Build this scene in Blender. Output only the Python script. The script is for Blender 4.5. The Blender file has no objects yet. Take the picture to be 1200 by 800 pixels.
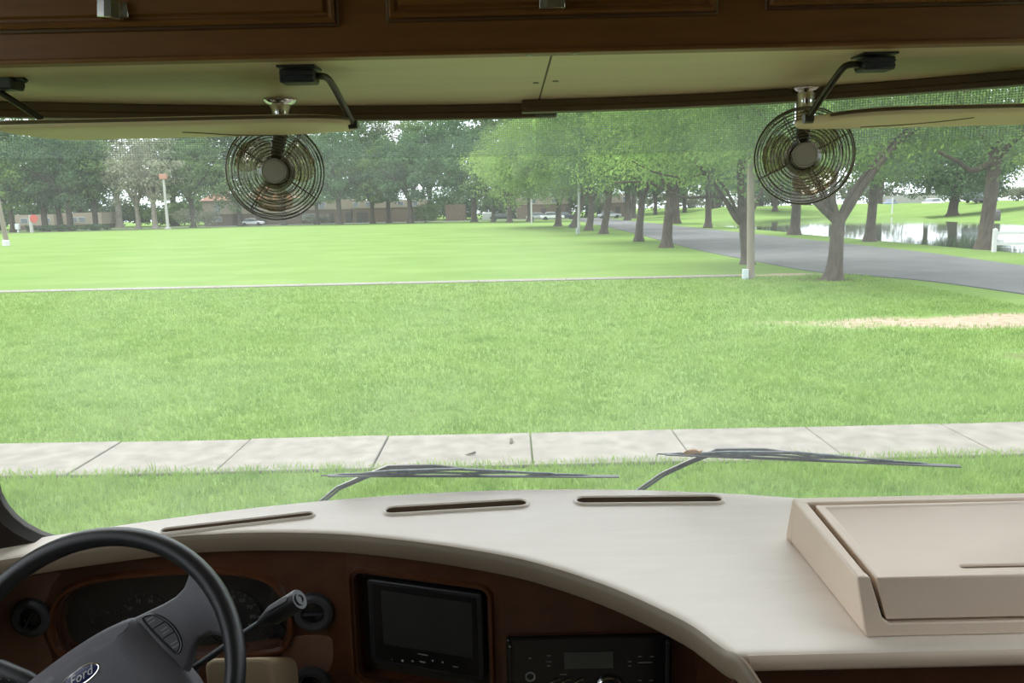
import bpy, bmesh, math, random
import numpy as np
from mathutils import Vector, Matrix

# ------------------------------------------------------------------ camera, sky, sun, exposure
scn = bpy.context.scene
COL = scn.collection
EYE = 2.5                                        # eye height above the lawn (m)
FPX = 933.0                                      # focal length in pixels of the 1200x800 frame
PITCH = math.atan(157 / FPX)
ROLL = 0.022
_f = np.array([0, math.cos(PITCH), -math.sin(PITCH)])
_u = np.array([0, math.sin(PITCH), math.cos(PITCH)])
_r = np.array([1.0, 0, 0])
_R = math.cos(ROLL) * _r - math.sin(ROLL) * _u
_U = math.cos(ROLL) * _u + math.sin(ROLL) * _r
cam_data = bpy.data.cameras.new('camera')
cam_data.sensor_width = 36.0
cam_data.lens = FPX / 1200 * 36.0
cam_data.clip_start = 0.05
cam_data.clip_end = 1500
cam = bpy.data.objects.new('camera', cam_data)
COL.objects.link(cam)
m = Matrix.Identity(4)
for i in range(3):
    m[i][0] = _R[i]; m[i][1] = _U[i]; m[i][2] = -_f[i]
m[2][3] = EYE
cam.matrix_world = m
scn.camera = cam

world = bpy.data.worlds.new('overcast_sky')
scn.world = world
world.use_nodes = True
wn = world.node_tree
wn.nodes.clear()
wo = wn.nodes.new('ShaderNodeOutputWorld')
wb = wn.nodes.new('ShaderNodeBackground')
wt = wn.nodes.new('ShaderNodeTexCoord')
wx = wn.nodes.new('ShaderNodeSeparateXYZ')
wr = wn.nodes.new('ShaderNodeValToRGB')
wr.color_ramp.elements[0].position = 0.0
wr.color_ramp.elements[0].color = (0.80, 0.88, 0.95, 1)
wr.color_ramp.elements[1].position = 1.0
wr.color_ramp.elements[1].color = (0.92, 0.96, 1.0, 1)
wn.links.new(wt.outputs['Generated'], wx.inputs[0])
wn.links.new(wx.outputs['Z'], wr.inputs[0])
wn.links.new(wr.outputs[0], wb.inputs[0])
wb.inputs[1].default_value = 0.95
wn.links.new(wb.outputs[0], wo.inputs[0])

sd = bpy.data.lights.new('sun', 'SUN')
sd.energy = 1.6
sd.angle = math.radians(35)
sd.color = (1.0, 0.97, 0.90)
sun = bpy.data.objects.new('sun', sd)
COL.objects.link(sun)
sun.rotation_euler = (math.radians(-18), math.radians(-28), 0)
sun.location = (-20, -10, 60)

vs = scn.view_settings
vs.view_transform = 'Standard'
vs.look = 'None'
vs.gamma = 1.0
vs.use_curve_mapping = False
vs.exposure = 1.85

# ------------------------------------------------------------------ measuring helpers (a pixel of the photo seen at a known depth or height)
def ray(px, py):
    return _f + _R * (px - 600) / FPX + _U * (400 - py) / FPX
def atY(px, py, Y):                              # point at forward distance Y
    d = ray(px, py); q = d * (Y / d[1]); return Vector((q[0], q[1], q[2] + EYE))
def atZ(px, py, z):                              # point at height z (above the lawn)
    d = ray(px, py); q = d * ((z - EYE) / d[2]); return Vector((q[0], q[1], q[2] + EYE))
def V(x, y, z):                                  # cab coordinates are measured from the eye
    return Vector((x, y, z + EYE))

# ------------------------------------------------------------------ materials
def newmat(name):
    mt = bpy.data.materials.new(name); mt.use_nodes = True
    nt = mt.node_tree; nt.nodes.clear()
    out = nt.nodes.new('ShaderNodeOutputMaterial')
    return mt, nt, out
def nd(nt, kind, **kw):
    n = nt.nodes.new(kind)
    for k, v in kw.items(): setattr(n, k, v)
    return n
def mth(nt, op, a, b=None, c=None):
    n = nt.nodes.new('ShaderNodeMath'); n.operation = op
    for i, s in enumerate((a, b, c)):
        if s is None: continue
        if isinstance(s, (int, float)): n.inputs[i].default_value = s
        else: nt.links.new(s, n.inputs[i])
    return n.outputs[0]
def noise(nt, scale, detail=3, vec=None, rough=0.5):
    n = nd(nt, 'ShaderNodeTexNoise'); n.inputs['Scale'].default_value = scale
    n.inputs['Detail'].default_value = detail; n.inputs['Roughness'].default_value = rough
    if vec is not None: nt.links.new(vec, n.inputs['Vector'])
    return n.outputs['Fac']
def ramp(nt, fac, stops):
    r = nd(nt, 'ShaderNodeValToRGB'); e = r.color_ramp.elements
    while len(e) < len(stops): e.new(0.5)
    for el, (p, c) in zip(e, stops):
        el.position = p; el.color = (*c, 1) if len(c) == 3 else c
    nt.links.new(fac, r.inputs[0]); return r.outputs[0]
def position(nt, scale=(1, 1, 1)):
    g = nd(nt, 'ShaderNodeNewGeometry'); mp = nd(nt, 'ShaderNodeMapping')
    mp.inputs['Scale'].default_value = scale
    nt.links.new(g.outputs['Position'], mp.inputs['Vector']); return mp.outputs[0]
def mat(name, c1, c2=None, rough=0.5, metal=0.0, scale=20.0, detail=3, stretch=(1, 1, 1), bump=0.0, bscale=None, spec=0.5, coat=0.0):
    mt, nt, out = newmat(name)
    b = nd(nt, 'ShaderNodeBsdfPrincipled')
    b.inputs['Roughness'].default_value = rough; b.inputs['Metallic'].default_value = metal
    b.inputs['Specular IOR Level'].default_value = spec; b.inputs['Coat Weight'].default_value = coat
    b.inputs['Coat Roughness'].default_value = 0.15
    c2 = c2 or tuple(min(1, x * 1.12) for x in c1)
    p = position(nt, stretch)
    nt.links.new(ramp(nt, noise(nt, scale, detail, p), [(0.3, c1), (0.7, c2)]), b.inputs['Base Color'])
    if bump:
        bn = nd(nt, 'ShaderNodeBump'); bn.inputs['Strength'].default_value = bump; bn.inputs['Distance'].default_value = 0.002
        nt.links.new(noise(nt, bscale or scale * 4, 3, p), bn.inputs['Height']); nt.links.new(bn.outputs[0], b.inputs['Normal'])
    nt.links.new(b.outputs[0], out.inputs[0]); return mt
def leaf_mat(name, c1, c2, scale=0.6, trans=0.4):
    mt, nt, out = newmat(name)
    fac = noise(nt, scale, 4, position(nt), 0.7)
    oi = nd(nt, 'ShaderNodeObjectInfo')
    fac = mth(nt, 'ADD', fac, mth(nt, 'MULTIPLY', mth(nt, 'SUBTRACT', oi.outputs['Random'], 0.5), 0.22))
    c = ramp(nt, fac, [(0.32, c1), (0.68, c2)])
    d = nd(nt, 'ShaderNodeBsdfDiffuse'); t = nd(nt, 'ShaderNodeBsdfTranslucent'); mx = nd(nt, 'ShaderNodeMixShader')
    nt.links.new(c, d.inputs[0]); nt.links.new(c, t.inputs[0]); mx.inputs[0].default_value = trans
    nt.links.new(d.outputs[0], mx.inputs[1]); nt.links.new(t.outputs[0], mx.inputs[2]); nt.links.new(mx.outputs[0], out.inputs[0])
    return mt

M = {}
M['cream'] = mat('cream_vinyl', (0.83, 0.725, 0.63), (0.87, 0.77, 0.68), rough=0.42, scale=9, stretch=(1, 5, 1), bump=0.12, bscale=500)
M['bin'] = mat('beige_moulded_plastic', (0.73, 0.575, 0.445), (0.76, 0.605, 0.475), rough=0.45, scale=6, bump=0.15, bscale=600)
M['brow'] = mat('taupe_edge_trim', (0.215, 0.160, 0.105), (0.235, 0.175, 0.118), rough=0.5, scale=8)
M['slot'] = mat('brown_slot_liner', (0.13, 0.085, 0.05), (0.16, 0.105, 0.065), rough=0.7)
M['gap'] = mat('dark_gap_liner', (0.05, 0.035, 0.025), (0.06, 0.045, 0.03), rough=0.8)
M['soffit'] = mat('tan_soffit_vinyl', (0.58, 0.455, 0.26), (0.64, 0.505, 0.30), rough=0.45, scale=5, stretch=(1, 6, 1), bump=0.1, bscale=300)
M['visor'] = mat('tan_visor_vinyl', (0.70, 0.57, 0.33), (0.75, 0.61, 0.36), rough=0.55, scale=8, bump=0.1, bscale=300)
M['seam'] = mat('dark_seam', (0.10, 0.07, 0.035), rough=0.7)
M['rail'] = mat('brown_shade_rail', (0.10, 0.062, 0.03), (0.12, 0.075, 0.036), rough=0.45)
M['cabinet'] = mat('stained_maple', (0.19, 0.070, 0.018), (0.235, 0.092, 0.025), rough=0.45, scale=14, detail=6, stretch=(0.7, 1, 6), spec=0.3)
M['cabinet_dark'] = mat('stained_maple_groove', (0.09, 0.032, 0.010), (0.115, 0.043, 0.014), rough=0.45, scale=14, stretch=(0.7, 1, 6))
M['nickel'] = mat('brushed_nickel', (0.62, 0.60, 0.56), rough=0.22, metal=1.0, scale=60)
M['chrome'] = mat('chrome', (0.78, 0.78, 0.76), rough=0.08, metal=1.0)
M['cage'] = mat('dark_plated_wire', (0.20, 0.18, 0.14), (0.24, 0.215, 0.17), rough=0.3, metal=0.5)
M['fan_hub'] = mat('grey_fan_hub', (0.42, 0.39, 0.35), rough=0.4, metal=0.2)
M['fan_motor'] = mat('dark_motor', (0.07, 0.055, 0.045), rough=0.4)
M['black'] = mat('black_plastic', (0.016, 0.016, 0.017), (0.021, 0.021, 0.022), rough=0.42, bump=0.15, bscale=700)
M['black_gloss'] = mat('black_gloss', (0.010, 0.010, 0.011), rough=0.15)
M['rod'] = mat('dark_bronze_rod', (0.075, 0.07, 0.05), rough=0.28, metal=0.7)
M['rim'] = mat('black_wheel_leather', (0.014, 0.014, 0.015), (0.018, 0.018, 0.019), rough=0.36, bump=0.2, bscale=900)
M['pad'] = mat('charcoal_wheel_pad', (0.078, 0.071, 0.083), (0.086, 0.079, 0.091), rough=0.5, bump=0.3, bscale=900)
M['button'] = mat('grey_black_button', (0.042, 0.042, 0.046), rough=0.45)
M['white_ink'] = mat('white_print', (0.55, 0.55, 0.55), rough=0.6)
M['grey_ink'] = mat('grey_print', (0.22, 0.22, 0.22), rough=0.6)
M['red_ink'] = mat('red_needle', (0.30, 0.03, 0.02), rough=0.6)
M['badge'] = mat('navy_enamel', (0.012, 0.016, 0.075), rough=0.2)
M['burl'] = mat('burl_veneer', (0.06, 0.020, 0.009), (0.09, 0.031, 0.014), rough=0.35, scale=22, detail=8, stretch=(1, 1, 1.6), coat=0.15)
M['burl_light'] = mat('lighter_burl_veneer', (0.15, 0.075, 0.048), (0.18, 0.092, 0.058), rough=0.35, scale=26, detail=8, coat=0.15)
M['burl_lip'] = mat('polished_burl_lip', (0.09, 0.030, 0.013), (0.12, 0.043, 0.019), rough=0.2, scale=24, detail=6, coat=0.3)
M['screen'] = mat('dead_lcd', (0.030, 0.034, 0.030), (0.034, 0.038, 0.034), rough=0.25)
M['lcd'] = mat('grey_lcd', (0.075, 0.080, 0.070), (0.09, 0.095, 0.085), rough=0.3)
M['dial'] = mat('dial_face', (0.016, 0.014, 0.016), rough=0.6)
M['shroud'] = mat('beige_column_plastic', (0.42, 0.32, 0.20), (0.45, 0.345, 0.22), rough=0.55)
M['carpet'] = mat('tan_carpet', (0.20, 0.16, 0.12), (0.25, 0.20, 0.15), rough=0.95, scale=90)
M['wallvinyl'] = mat('cream_wallboard', (0.30, 0.24, 0.16), (0.34, 0.275, 0.19), rough=0.7, scale=4)
M['frame'] = mat('dark_window_gasket', (0.022, 0.015, 0.010), (0.026, 0.018, 0.013), rough=0.6, spec=0.2)
M['shell'] = mat('white_gelcoat', (0.6, 0.58, 0.54), rough=0.4)
M['wiper'] = mat('wiper_black', (0.020, 0.022, 0.025), (0.028, 0.030, 0.034), rough=0.35)
M['wiper_dust'] = mat('wiper_dusty_metal', (0.035, 0.045, 0.06), (0.12, 0.14, 0.15), rough=0.45, scale=70, detail=6)
M['dead_leaf'] = mat('dead_oak_leaf', (0.30, 0.16, 0.06), (0.40, 0.22, 0.09), rough=0.8, scale=60)
M['concrete'] = mat('weathered_concrete', (0.115, 0.104, 0.088), (0.172, 0.156, 0.135), rough=0.9, scale=5, detail=9, bump=0.5, bscale=70)
M['asphalt'] = mat('grey_asphalt', (0.062, 0.062, 0.066), (0.088, 0.087, 0.088), rough=0.9, scale=0.7, detail=8)
M['bark'] = mat('grey_brown_bark', (0.040, 0.029, 0.021), (0.082, 0.060, 0.045), rough=0.95, scale=9, detail=6, stretch=(1, 1, 0.25), bump=0.8, bscale=14)
M['bark_dark'] = mat('dark_bark', (0.042, 0.033, 0.027), (0.078, 0.060, 0.048), rough=0.95, scale=5, stretch=(1, 1, 0.3))
M['bark_pale'] = mat('pale_bark', (0.156, 0.132, 0.108), (0.240, 0.210, 0.174), rough=0.95, scale=3, stretch=(1, 1, 0.3))
M['moss'] = leaf_mat('spanish_moss', (0.128, 0.144, 0.104), (0.200, 0.216, 0.160), 1.0, 0.3)
M['leaf_near'] = leaf_mat('oak_leaf_fresh', (0.095, 0.168, 0.050), (0.280, 0.414, 0.112), 0.55, 0.45)
M['leaf_mid'] = leaf_mat('oak_leaf_mid', (0.072, 0.126, 0.054), (0.180, 0.264, 0.102), 0.45, 0.4)
M['leaf_dark'] = leaf_mat('oak_leaf_dark', (0.058, 0.109, 0.058), (0.128, 0.211, 0.096), 0.35, 0.35)
M['leaf_bright'] = leaf_mat('tree_leaf_bright', (0.114, 0.198, 0.057), (0.250, 0.354, 0.104), 0.4, 0.45)
M['leaf_pale'] = leaf_mat('mossy_grey_leaf', (0.160, 0.180, 0.120), (0.300, 0.310, 0.220), 0.4, 0.35)
M['grass'] = leaf_mat('grass_blade', (0.118, 0.213, 0.038), (0.224, 0.325, 0.081), 1.3, 0.45)
M['pole'] = mat('weathered_pole', (0.165, 0.140, 0.105), (0.210, 0.180, 0.140), rough=0.9, scale=8, stretch=(1, 1, 0.2))
M['pole_grey'] = mat('grey_metal_pole', (0.36, 0.36, 0.35), rough=0.6, metal=0.2)
M['pole_white'] = mat('pale_pole', (0.341, 0.330, 0.308), rough=0.7)
M['meter'] = mat('grey_metal_box', (0.42, 0.46, 0.48), rough=0.5, metal=0.3)
M['lamp_head'] = mat('rust_lamp_head', (0.32, 0.15, 0.10), rough=0.6)
M['stop'] = mat('faded_red_sign', (0.385, 0.063, 0.049), rough=0.5)
M['white'] = mat('white_paint', (0.480, 0.480, 0.474), rough=0.5)
M['brick'] = mat('brown_brick', (0.114, 0.075, 0.057), (0.156, 0.105, 0.081), rough=0.9, scale=3)
M['stucco'] = mat('beige_stucco', (0.286, 0.231, 0.176), (0.319, 0.264, 0.204), rough=0.9, scale=2)
M['roof'] = mat('terracotta_shingle', (0.187, 0.088, 0.055), (0.231, 0.116, 0.077), rough=0.9, scale=2, stretch=(0.5, 1, 4))
M['door'] = mat('dark_door', (0.045, 0.035, 0.035), rough=0.6)
M['bglass'] = mat('far_window_glass', (0.10, 0.11, 0.13), rough=0.1)
M['tyre'] = mat('tyre_rubber', (0.02, 0.02, 0.02), rough=0.8)
M['car_white'] = mat('white_car_paint', (0.72, 0.73, 0.74), rough=0.25)
M['car_silver'] = mat('silver_car_paint', (0.40, 0.42, 0.44), rough=0.25, metal=0.5)
M['car_dark'] = mat('dark_car_paint', (0.035, 0.038, 0.045), rough=0.25)
M['car_blue'] = mat('blue_car_paint', (0.10, 0.15, 0.25), rough=0.25)
M['bin_black'] = mat('litter_bin_black', (0.05, 0.045, 0.04), rough=0.6)
M['container'] = mat('grey_container_wall', (0.25, 0.245, 0.225), (0.29, 0.28, 0.26), rough=0.8)

# windshield glass: clear with a thin film of road dust
mt, nt, out = newmat('dusty_glass'); M['glass'] = mt
tr = nd(nt, 'ShaderNodeBsdfTransparent'); tr.inputs[0].default_value = (0.95, 0.97, 0.96, 1)
du = nd(nt, 'ShaderNodeBsdfTranslucent'); du.inputs[0].default_value = (0.92, 0.95, 0.96, 1)
gl = nd(nt, 'ShaderNodeBsdfGlossy'); gl.inputs['Roughness'].default_value = 0.03
m1 = nd(nt, 'ShaderNodeMixShader'); m2 = nd(nt, 'ShaderNodeMixShader')
nt.links.new(mth(nt, 'MULTIPLY', noise(nt, 3.5, 5, position(nt, (1, 1, 1.6)), 0.65), 0.115), m1.inputs[0])
nt.links.new(tr.outputs[0], m1.inputs[1]); nt.links.new(du.outputs[0], m1.inputs[2])
fr = nd(nt, 'ShaderNodeFresnel'); fr.inputs[0].default_value = 1.25
nt.links.new(fr.outputs[0], m2.inputs[0]); nt.links.new(m1.outputs[0], m2.inputs[1]); nt.links.new(gl.outputs[0], m2.inputs[2])
nt.links.new(m2.outputs[0], out.inputs[0])
# clear pane (instrument lens, side windows)
mt, nt, out = newmat('clear_pane'); M['pane'] = mt
tr = nd(nt, 'ShaderNodeBsdfTransparent'); tr.inputs[0].default_value = (0.93, 0.94, 0.94, 1)
gl = nd(nt, 'ShaderNodeBsdfGlossy'); gl.inputs['Roughness'].default_value = 0.05
m2 = nd(nt, 'ShaderNodeMixShader'); m2.inputs[0].default_value = 0.05
nt.links.new(tr.outputs[0], m2.inputs[1]); nt.links.new(gl.outputs[0], m2.inputs[2]); nt.links.new(m2.outputs[0], out.inputs[0])
# smoked translucent fan blades
mt, nt, out = newmat('smoked_blade'); M['fan_blade'] = mt
tr = nd(nt, 'ShaderNodeBsdfTransparent'); tr.inputs[0].default_value = (0.90, 0.84, 0.74, 1)
gl = nd(nt, 'ShaderNodeBsdfPrincipled'); gl.inputs['Base Color'].default_value = (0.22, 0.17, 0.12, 1); gl.inputs['Roughness'].default_value = 0.15
m2 = nd(nt, 'ShaderNodeMixShader'); m2.inputs[0].default_value = 0.20
nt.links.new(tr.outputs[0], m2.inputs[1]); nt.links.new(gl.outputs[0], m2.inputs[2]); nt.links.new(m2.outputs[0], out.inputs[0])
# perforated sun screen: round holes on a fine grid
mt, nt, out = newmat('perforated_screen'); M['mesh'] = mt
g = nd(nt, 'ShaderNodeNewGeometry'); sx = nd(nt, 'ShaderNodeSeparateXYZ'); nt.links.new(g.outputs['Position'], sx.inputs[0])
PITCHM = 0.0036
a = mth(nt, 'SUBTRACT', mth(nt, 'FRACT', mth(nt, 'ADD', mth(nt, 'DIVIDE', sx.outputs['X'], PITCHM), 1000)), 0.5)
b = mth(nt, 'SUBTRACT', mth(nt, 'FRACT', mth(nt, 'DIVIDE', sx.outputs['Z'], PITCHM)), 0.5)
dist = mth(nt, 'SQRT', mth(nt, 'ADD', mth(nt, 'MULTIPLY', a, a), mth(nt, 'MULTIPLY', b, b)))
solid = mth(nt, 'GREATER_THAN', dist, 0.47)
tr = nd(nt, 'ShaderNodeBsdfTransparent')
d1 = nd(nt, 'ShaderNodeBsdfDiffuse'); d1.inputs[0].default_value = (0.30, 0.34, 0.35, 1)
d2 = nd(nt, 'ShaderNodeBsdfTranslucent'); d2.inputs[0].default_value = (0.30, 0.34, 0.35, 1)
m1 = nd(nt, 'ShaderNodeMixShader'); m1.inputs[0].default_value = 0.35
nt.links.new(d1.outputs[0], m1.inputs[1]); nt.links.new(d2.outputs[0], m1.inputs[2])
m2 = nd(nt, 'ShaderNodeMixShader'); nt.links.new(solid, m2.inputs[0])
nt.links.new(tr.outputs[0], m2.inputs[1]); nt.links.new(m1.outputs[0], m2.inputs[2]); nt.links.new(m2.outputs[0], out.inputs[0])
# pond water
mt, nt, out = newmat('pond_water'); M['water'] = mt
bs = nd(nt, 'ShaderNodeBsdfPrincipled'); bs.inputs['Base Color'].default_value = (0.045, 0.055, 0.035, 1)
bs.inputs['Roughness'].default_value = 0.04; bs.inputs['IOR'].default_value = 1.6
bn = nd(nt, 'ShaderNodeBump'); bn.inputs['Strength'].default_value = 0.22; bn.inputs['Distance'].default_value = 0.02
nt.links.new(noise(nt, 1.3, 3, position(nt, (1, 0.35, 1))), bn.inputs['Height']); nt.links.new(bn.outputs[0], bs.inputs['Normal'])
nt.links.new(bs.outputs[0], out.inputs[0])
# lawn: grass colours, a bare sandy strip, thin worn spots
mt, nt, out = newmat('mown_lawn'); M['lawn'] = mt
p = position(nt); sx = nd(nt, 'ShaderNodeSeparateXYZ'); nt.links.new(p, sx.inputs[0]); X_, Y_ = sx.outputs['X'], sx.outputs['Y']
broad = noise(nt, 1.0, 6, position(nt, (0.16, 0.28, 1)), 0.65)
fine = noise(nt, 14.0, 4, p, 0.8)
gcol = ramp(nt, mth(nt, 'ADD', mth(nt, 'MULTIPLY', broad, 0.6), mth(nt, 'MULTIPLY', fine, 0.4)), [(0.34, (0.096, 0.158, 0.043)), (0.52, (0.124, 0.190, 0.057)), (0.70, (0.165, 0.220, 0.075))])
wob = mth(nt, 'MULTIPLY', mth(nt, 'SUBTRACT', noise(nt, 0.55, 5, p, 0.7), 0.5), 5.0)
def blob(x0, y0, rx, ry, amp=1.0):
    ex = mth(nt, 'DIVIDE', mth(nt, 'SUBTRACT', X_, x0), rx); ey = mth(nt, 'DIVIDE', mth(nt, 'SUBTRACT', Y_, y0), ry)
    d = mth(nt, 'ADD', mth(nt, 'MULTIPLY', ex, ex), mth(nt, 'MULTIPLY', ey, ey))
    return mth(nt, 'MULTIPLY', mth(nt, 'SUBTRACT', mth(nt, 'ADD', 1.0, mth(nt, 'MULTIPLY', wob, amp)), d), 1.0)
sand = mth(nt, 'MAXIMUM', blob(12.5, 16.1, 7.6, 1.15, 0.55), mth(nt, 'SUBTRACT', blob(9.6, 27.6, 2.6, 0.55), 0.2))
s1 = nd(nt, 'ShaderNodeMapRange'); s1.inputs[1].default_value = 0.0; s1.inputs[2].default_value = 0.5; nt.links.new(sand, s1.inputs[0])
mxa = nd(nt, 'ShaderNodeMix', data_type='RGBA'); nt.links.new(s1.outputs[0], mxa.inputs['Factor'])
nt.links.new(gcol, mxa.inputs['A']); nt.links.new(ramp(nt, noise(nt, 5, 6, p, 0.7), [(0.3, (0.19, 0.145, 0.10)), (0.6, (0.30, 0.245, 0.185))]), mxa.inputs['B'])
worn = mth(nt, 'MAXIMUM', mth(nt, 'MAXIMUM', blob(8.6, 12.2, 1.3, 0.8, 0.9), blob(49.0, 70, 6, 6, 0.4)), blob(10.2, 25.6, 1.5, 1.0, 0.5))
s2 = nd(nt, 'ShaderNodeMapRange'); s2.inputs[1].default_value = 0.0; s2.inputs[2].default_value = 1.0; s2.inputs[4].default_value = 0.75; nt.links.new(worn, s2.inputs[0])
mxb = nd(nt, 'ShaderNodeMix', data_type='RGBA'); nt.links.new(s2.outputs[0], mxb.inputs['Factor'])
nt.links.new(mxa.outputs['Result'], mxb.inputs['A']); mxb.inputs['B'].default_value = (0.10, 0.08, 0.047, 1)
df = nd(nt, 'ShaderNodeBsdfDiffuse'); nt.links.new(mxb.outputs['Result'], df.inputs[0])
bn = nd(nt, 'ShaderNodeBump'); bn.inputs['Strength'].default_value = 0.6; bn.inputs['Distance'].default_value = 0.03
nt.links.new(noise(nt, 11, 4, p, 0.8), bn.inputs['Height']); nt.links.new(bn.outputs[0], df.inputs['Normal'])
nt.links.new(df.outputs[0], out.inputs[0])

# ------------------------------------------------------------------ geometry helpers
class MB:
    """collects verts and faces in world coordinates, builds ONE mesh object"""
    def __init__(s): s.v = []; s.f = []
    def add(s, vs_, fs_):
        n = len(s.v); s.v += [Vector(q) for q in vs_]; s.f += [tuple(i + n for i in f) for f in fs_]; return s
    def box(s, a, b):
        x0, y0, z0 = a; x1, y1, z1 = b
        return s.add([(x0,y0,z0),(x1,y0,z0),(x1,y1,z0),(x0,y1,z0),(x0,y0,z1),(x1,y0,z1),(x1,y1,z1),(x0,y1,z1)],
                     [(0,3,2,1),(4,5,6,7),(0,1,5,4),(1,2,6,5),(2,3,7,6),(3,0,4,7)])
    def loft(s, rings, cap0=True, cap1=True, closed=True):
        n = len(rings[0]); vs_ = [q for r in rings for q in r]; fs_ = []
        for i in range(len(rings) - 1):
            for j in range(n if closed else n - 1):
                k = (j + 1) % n
                fs_.append((i*n + j, i*n + k, (i+1)*n + k, (i+1)*n + j))
        if cap0: fs_.append(tuple(reversed(range(n))))
        if cap1: fs_.append(tuple(range((len(rings)-1)*n, len(rings)*n)))
        return s.add(vs_, fs_)
    def tube(s, pts, r, n=10, cap=True, closed=False, flat=None):
        pts = [Vector(q) for q in pts]; N = len(pts)
        rs = r if hasattr(r, '__len__') else [r] * N
        rings = []; prev = None
        for i, q in enumerate(pts):
            if closed: t = pts[(i+1) % N] - pts[i-1]
            else: t = pts[min(i+1, N-1)] - pts[max(i-1, 0)]
            t.normalize()
            if prev is None:
                ref = Vector((0, 0, 1)) if abs(t.z) < 0.9 else Vector((1, 0, 0))
                a_ = t.cross(ref).normalized()
            else:
                a_ = (prev - t * prev.dot(t)).normalized()
            prev = a_; b_ = t.cross(a_)
            rings.append([q + (a_ * math.cos(2*math.pi*k/n) + b_ * math.sin(2*math.pi*k/n)) * rs[i] for k in range(n)])
        if closed:
            rings.append(rings[0]); return s.loft(rings, False, False)
        return s.loft(rings, cap, cap)
    def lathe(s, prof, O, A, B, N, n=32):          # prof: (radius, height along N)
        rings = [[O + A * (r*math.cos(2*math.pi*k/n)) + B * (r*math.sin(2*math.pi*k/n)) + N * h for k in range(n)] for r, h in prof]
        return s.loft(rings, prof[0][0] > 1e-6, prof[-1][0] > 1e-6)
    def prism(s, out2, O, A, B, N, w0, w1):
        return s.loft([[O + A*x + B*y + N*w0 for x, y in out2], [O + A*x + B*y + N*w1 for x, y in out2]])
    def build(s, name, material, parent=None, smooth=True, bevel=0.0, seg=2, angle=40, kind=None, weld=True):
        off = Vector((0, 0, 0)); q = parent
        while q is not None: off += q.location; q = q.parent
        me = bpy.data.meshes.new(name)
        me.from_pydata([tuple(v - off) for v in s.v], [], s.f)
        bm = bmesh.new(); bm.from_mesh(me)
        if weld: bmesh.ops.remove_doubles(bm, verts=bm.verts, dist=1e-6)
        bmesh.ops.recalc_face_normals(bm, faces=bm.faces); bm.to_mesh(me); bm.free()
        me.materials.append(material)
        if smooth:
            me.shade_smooth(); me.set_sharp_from_angle(angle=math.radians(angle))
        o = bpy.data.objects.new(name, me); COL.objects.link(o)
        if parent is not None: o.parent = parent
        if bevel:
            bv = o.modifiers.new('bevel', 'BEVEL'); bv.width = bevel; bv.segments = seg; bv.limit_method = 'ANGLE'; bv.angle_limit = math.radians(35); bv.harden_normals = False
        if kind: o['kind'] = kind
        return o
def thing(name, label, cat, loc, group=None):
    o = bpy.data.objects.new(name, None); o.empty_display_size = 0.1; COL.objects.link(o); o.location = loc
    return tag(o, label, cat, group)
def tag(o, label, cat, group=None):
    o['label'] = label; o['category'] = cat
    if group: o['group'] = group
    return o
def struct(name, loc=(0, 0, 0), label=None):
    o = bpy.data.objects.new(name, None); COL.objects.link(o); o.location = loc; o['kind'] = 'structure'
    if label: o['label'] = label
    return o
def fast_mesh(name, v, f, material):
    v = np.asarray(v, np.float32); f = np.asarray(f, np.int32); k = f.shape[1]
    me = bpy.data.meshes.new(name); me.vertices.add(len(v)); me.vertices.foreach_set('co', v.ravel())
    me.loops.add(f.size); me.loops.foreach_set('vertex_index', f.ravel())
    me.polygons.add(len(f)); me.polygons.foreach_set('loop_start', np.arange(0, f.size, k, dtype=np.int32))
    me.update(calc_edges=True); me.materials.append(material); return me
def link(name, me, parent=None, loc=None):
    o = bpy.data.objects.new(name, me); COL.objects.link(o)
    if parent is not None: o.parent = parent
    if loc is not None: o.location = loc
    return o
def copy_tree(o, loc, rz=0.0, scale=1.0):
    c = o.copy(); COL.objects.link(c); c.location = loc; c.rotation_euler = (0, 0, rz); c.scale = (scale,)*3 if not hasattr(scale, '__len__') else scale
    for ch in o.children:
        d = ch.copy(); COL.objects.link(d); d.parent = c
        for g_ in ch.children:
            e = g_.copy(); COL.objects.link(e); e.parent = d
    return c
def boolean_cut(o, cutters):
    for c in cutters:
        md = o.modifiers.new('cut', 'BOOLEAN'); md.operation = 'DIFFERENCE'; md.solver = 'EXACT'; md.object = c
    dg = bpy.context.evaluated_depsgraph_get()
    me = bpy.data.meshes.new_from_object(o.evaluated_get(dg)); old = o.data
    o.modifiers.clear(); o.data = me
    for c in cutters: bpy.data.objects.remove(c, do_unlink=True)
    me.shade_smooth(); me.set_sharp_from_angle(angle=math.radians(40))
def text(name, body, size, O, A, B, material, parent, depth=0.0004, shear=0.0, align='CENTER'):
    cu = bpy.data.curves.new(name, 'FONT'); cu.body = body; cu.size = size; cu.align_x = align; cu.align_y = 'CENTER'; cu.shear = shear; cu.extrude = depth; cu.resolution_u = 2
    t = bpy.data.objects.new(name, cu); COL.objects.link(t)
    bpy.context.view_layer.update()
    me = bpy.data.meshes.new_from_object(t.evaluated_get(bpy.context.evaluated_depsgraph_get()))
    bpy.data.objects.remove(t, do_unlink=True)
    A = Vector(A).normalized(); B = Vector(B).normalized(); N = A.cross(B)
    off = Vector((0, 0, 0)); q = parent
    while q is not None: off += q.location; q = q.parent
    mx = Matrix.Identity(4)
    for i in range(3): mx[i][0] = A[i]; mx[i][1] = B[i]; mx[i][2] = N[i]; mx[i][3] = O[i] - off[i]
    me.transform(mx); me.materials.clear(); me.materials.append(material)
    return link(name, me, parent)
def arc(c, r, a0, a1, n, A=(1, 0), B=(0, 1)):
    return [(c[0] + r*math.cos(a0 + (a1-a0)*i/(n-1)), c[1] + r*math.sin(a0 + (a1-a0)*i/(n-1))) for i in range(n)]
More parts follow.
